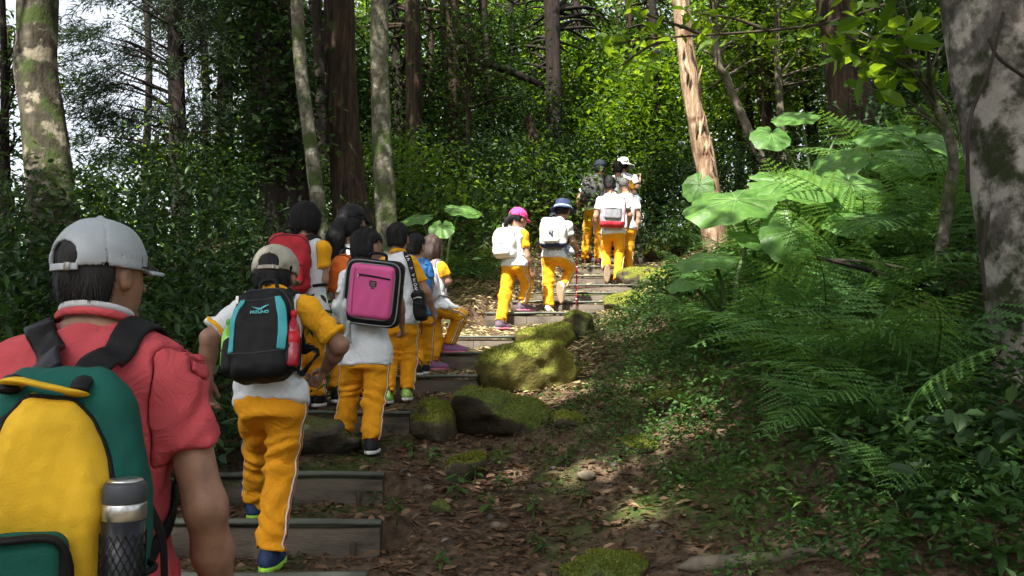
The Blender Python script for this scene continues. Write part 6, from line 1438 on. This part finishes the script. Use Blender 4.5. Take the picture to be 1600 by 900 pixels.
gbag(P9, 'white rucksack on the girl in the pink cap', 789, 379, 8.55, (.13, .075, .16), OFFW, .011, pocket=((0, -.075, -.06), (.095, .03, .07), OFFW), strapmat=OFFW, r=.05, zipper=GPIPE, M=frame(30, 6))
# -- child in the blue bucket hat
JP10 = dict(head=(880, 328, .06), neck=(873, 345, .03), shL=(857, 354, .07), shR=(888, 352, -.05), elL=(848, 378, .04), elR=(894, 376, .0), wrL=(850, 397, .10), wrR=(900, 386, .1),
            hipL=(858, 400, .03), hipR=(875, 400, -.03), knL=(857, 440, .03), knR=(893, 420, .2), anL=(857, 477, -.02), anR=(879, 448, .02))
P10 = person('child in dark blue bucket hat climbing with a red trekking pole', 9.15, JP10, air=('R',), capz=.01, u=1.0, H=frame(28, -8), h=.0104, sleeve=WHITE, hair='short', sock=WSOCK, shoes=dict(m=(pm('white_shoe', (.72, .72, .72), .6), SOLE_T)),
             feet=dict(L=np.array([.3, 1, 0]), R=np.array([.12, .25, -1.])), curl=dict(R=(1.2, 1.2), L=(.4, .4)))
add_bucket(P10, pm('navy_hat_cotton', (.02, .032, .085), .8), band=pm('pale_blue_band', (.28, .36, .48), .8), z0=.008, flare=.045)
NAVY = pm('navy_nylon', (.015, .022, .06), .6)
b10 = gbag(P10, 'white and navy rucksack with monogram on the child in the bucket hat', 864, 363, 9.0, (.145, .075, .165), OFFW, .008, bottom=(-.115, NAVY), pocket=((-.01, -.075, -.035), (.085, .028, .075), OFFW), strapmat=NAVY, zipper=NAVY, M=frame(8, 8))
for ch, dx, dz in (('N', 0, 0), ('Y', .006, .004)):
    text_part(ch, .075, NAVY, b10.root, np.array([b10.M[0], b10.M[2], -b10.M[1]]), np.array([-.015+dx, -.1085, -.022+dz])@b10.M, (0, 0, 0), .0015)
# trekking pole and the pouch on it
def pole(label, a, b, mat, grip):
    e = empty('trekking_pole', b, label, 'trekking pole'); a = a-b; b = a*0
    m = MB(); m.tube([b, a*.5], [.006, .008], 8); m.build('lower_shaft', mat, e); m = MB(); m.tube([a*.48, a*.9], [.0095, .0095], 8); m.build('upper_shaft', mat, e)
    m = MB(); m.tube([a*.885, a*.9, a*.97, a], [.012, .016, .015, .018], 10); m.build('grip', grip, e)
    for t in (.2, .3, .4, .55, .66, .77):
        m = MB(); m.tube([a*t, a*(t+.012)], .0105, 8); m.build('shaft_ring', SOLE_W, e)
    m = MB(); m.tube([a*.05, a*.056], [.028, .025], 12); m.build('basket', BLACK, e)
    return e
g0 = P10['P']['wrR']+np.array([.02, .06, -.015]); g1 = at(900, 484, 9.22); g1[2] = gz(g1[0], g1[1])+.004
pole('red trekking pole held by the child in the blue bucket hat', g0+np.array([0, 0, .06]), g1, pm('red_anodised', (.42, .02, .04), .35, metal=.3), BLACK)
def blobthing(name, label, cat, c, r, mat, M=np.eye(3), nz=.012):
    V, F = sdf_mesh(lambda p: ell(p, (0, 0, 0), M, r)+nz*snoise(p, 7, 2)+nz*.4*snoise(p, 18, 1), -np.array(r)*1.4, np.array(r)*1.4, .008)
    return tag(obj(name, mesh_np(name, V, F, mat), loc=c), label, cat)
blobthing('cloth_pouch', 'blue and white checked cloth pouch hanging by the red trekking pole', 'pouch', at(888, 393, 9.1), (.06, .05, .07), pm('blue_white_check', (.05, .09, .2), .8, 0, 40, .3, col2=(.6, .62, .66)))
# -- the group at the top
JP11 = dict(head=(938, 263, .06), neck=(933, 278, .03), shL=(913, 290, .0), shR=(951, 288, .0), elL=(905, 310, 0), elR=(956, 312, .05), wrL=(903, 326, .06), wrR=(952, 328, .15),
            hipL=(921, 327, 0), hipR=(936, 327, 0), knL=(918, 355, .1), knR=(936, 360, .05), anL=(913, 382, .12), anR=(934, 396, -.1))
P11 = person('boy in navy cap with dark grey rucksack at the head of the line', 12.3, JP11, capz=.01, u=1.05, H=frame(18, -4), h=.0132, sleeve=WHITE, skin=SKIN_T, shoes=dict(m=(pm('maroon_shoe', (.10, .02, .025), .7), SOLE_T)))
add_cap(P11, pm('navy_cotton', (.014, .017, .032), .85), z0=.01, opening=False, h=.007)
gbag(P11, 'dark grey rucksack on the boy in the navy cap', 926, 295, 12.12, (.165, .085, .235), pm('charcoal_nylon', (.045, .042, .045), .6, .25, 12, .4, 200), .011, pocket=((0, -.085, -.08), (.11, .03, .09), DGREY), piping=DGREY)
JP12 = dict(head=(952, 289, .06), neck=(955, 303, .03), shL=(937, 313, .0), shR=(977, 311, .0), elL=(931, 338, 0), elR=(984, 336, .04), wrL=(929, 357, .06), wrR=(982, 352, .14),
            hipL=(949, 362, 0), hipR=(968, 362, 0), knL=(946, 394, .12), knR=(967, 397, .03), anL=(948, 420, -.06), anR=(965, 428, -.1))
P12 = person('child with short black hair carrying the grey and red rucksack', 11.0, JP12, air=('L',), u=1.02, H=frame(-6, -6), h=.0132, sleeve=WHITE, sock=REDSOCK, shoes=dict(m=(pm('dark_shoe', (.02, .018, .02), .7), SOLE_T)),
             feet=dict(L=np.array([.0, .3, -1.]), R=np.array([0, 1., 0])))
gbag(P12, 'grey rucksack with red base and pink piping', 958, 329, 10.82, (.165, .08, .225), pm('silver_grey_nylon', (.34, .34, .38), .6, .12, 12, .3, 200), .010, bottom=(-.14, pm('red_nylon', (.36, .015, .03), .6)), piping=pm('pink_piping', (.7, .25, .32), .6), M=frame(6, 6, 4),
     pocket=((0, -.08, -.035), (.11, .028, .08), pm('mid_grey_nylon', (.24, .24, .27), .6)))
JP13 = dict(head=(976, 290, .04), neck=(979, 303, .02), shL=(963, 312, .03), shR=(993, 310, .0), elL=(962, 336, .05), elR=(998, 338, .0), wrL=(964, 352, .1), wrR=(994, 364, .03), hdR=(991, 374, .04),
            hipL=(970, 355, 0), hipR=(985, 355, 0), knL=(969, 388, .06), knR=(983, 388, .06), anL=(968, 418, .0), anR=(982, 412, .1))
P13 = person('child with cropped grey-looking hair and bare right arm, beside the grey and red rucksack', 11.5, JP13, u=.98, H=frame(30, -4), h=.0132, sleeve=WHITE, hair='crop', hairmat=HAIR_G)
JP14 = dict(head=(965, 264, .04), neck=(967, 278, .02), shL=(952, 287, .0), shR=(984, 286, .0), elL=(948, 308, 0), elR=(991, 302, .02), wrL=(950, 322, .08), wrR=(990, 318, .12),
            hipL=(960, 328, 0), hipR=(975, 328, 0), knL=(959, 358, .05), knR=(975, 358, .05), anL=(959, 388, 0), anR=(975, 386, .1))
P14 = person('child in grey vest with yellow sleeve below the white hat', 12.95, JP14, u=1.02, H=frame(6, -2), h=.0132, shirt=GREYV, sleeve=YEL_S)
JP15 = dict(head=(974, 258, .03), neck=(974, 271, .0), shL=(957, 279, .0), shR=(991, 278, .0), elL=(952, 303, .02), elR=(996, 293, .0), wrL=(956, 318, .1), wrR=(1000, 279, .15), hdR=(1001, 270, .18),
            hipL=(967, 322, 0), hipR=(983, 322, 0), knL=(966, 350, .05), knR=(983, 350, .05), anL=(966, 375, 0), anR=(983, 372, .1))
P15 = person('person in white brimmed hat and white shirt leading with a pole', 13.6, JP15, capz=.01, u=1.06, H=frame(25, 0), h=.0132, sleeve=WHITE, curl=dict(R=(1.2, 1.2), L=(.4, .4)))
add_bucket(P15, pm('white_hat_cotton', (.72, .71, .67), .85), band=pm('grey_hat_band', (.3, .29, .27), .8), z0=.01, flare=.085, h=.008)
g0 = P15['P']['wrR']+np.array([.0, .06, .1]); g1 = at(997, 352, 13.7); g1[2] = gz(g1[0], g1[1])+.004
pole('pale trekking pole held by the person in the white hat', g0, g1, pm('pale_shaft', (.5, .5, .5), .4, metal=.3), BLACK)
blobthing('plastic_bag', 'pale blue plastic bag hanging on the pale trekking pole', 'bag', at(996, 312, 13.62), (.07, .045, .085), pm('pale_blue_plastic', (.32, .45, .52), .35), nz=.016)
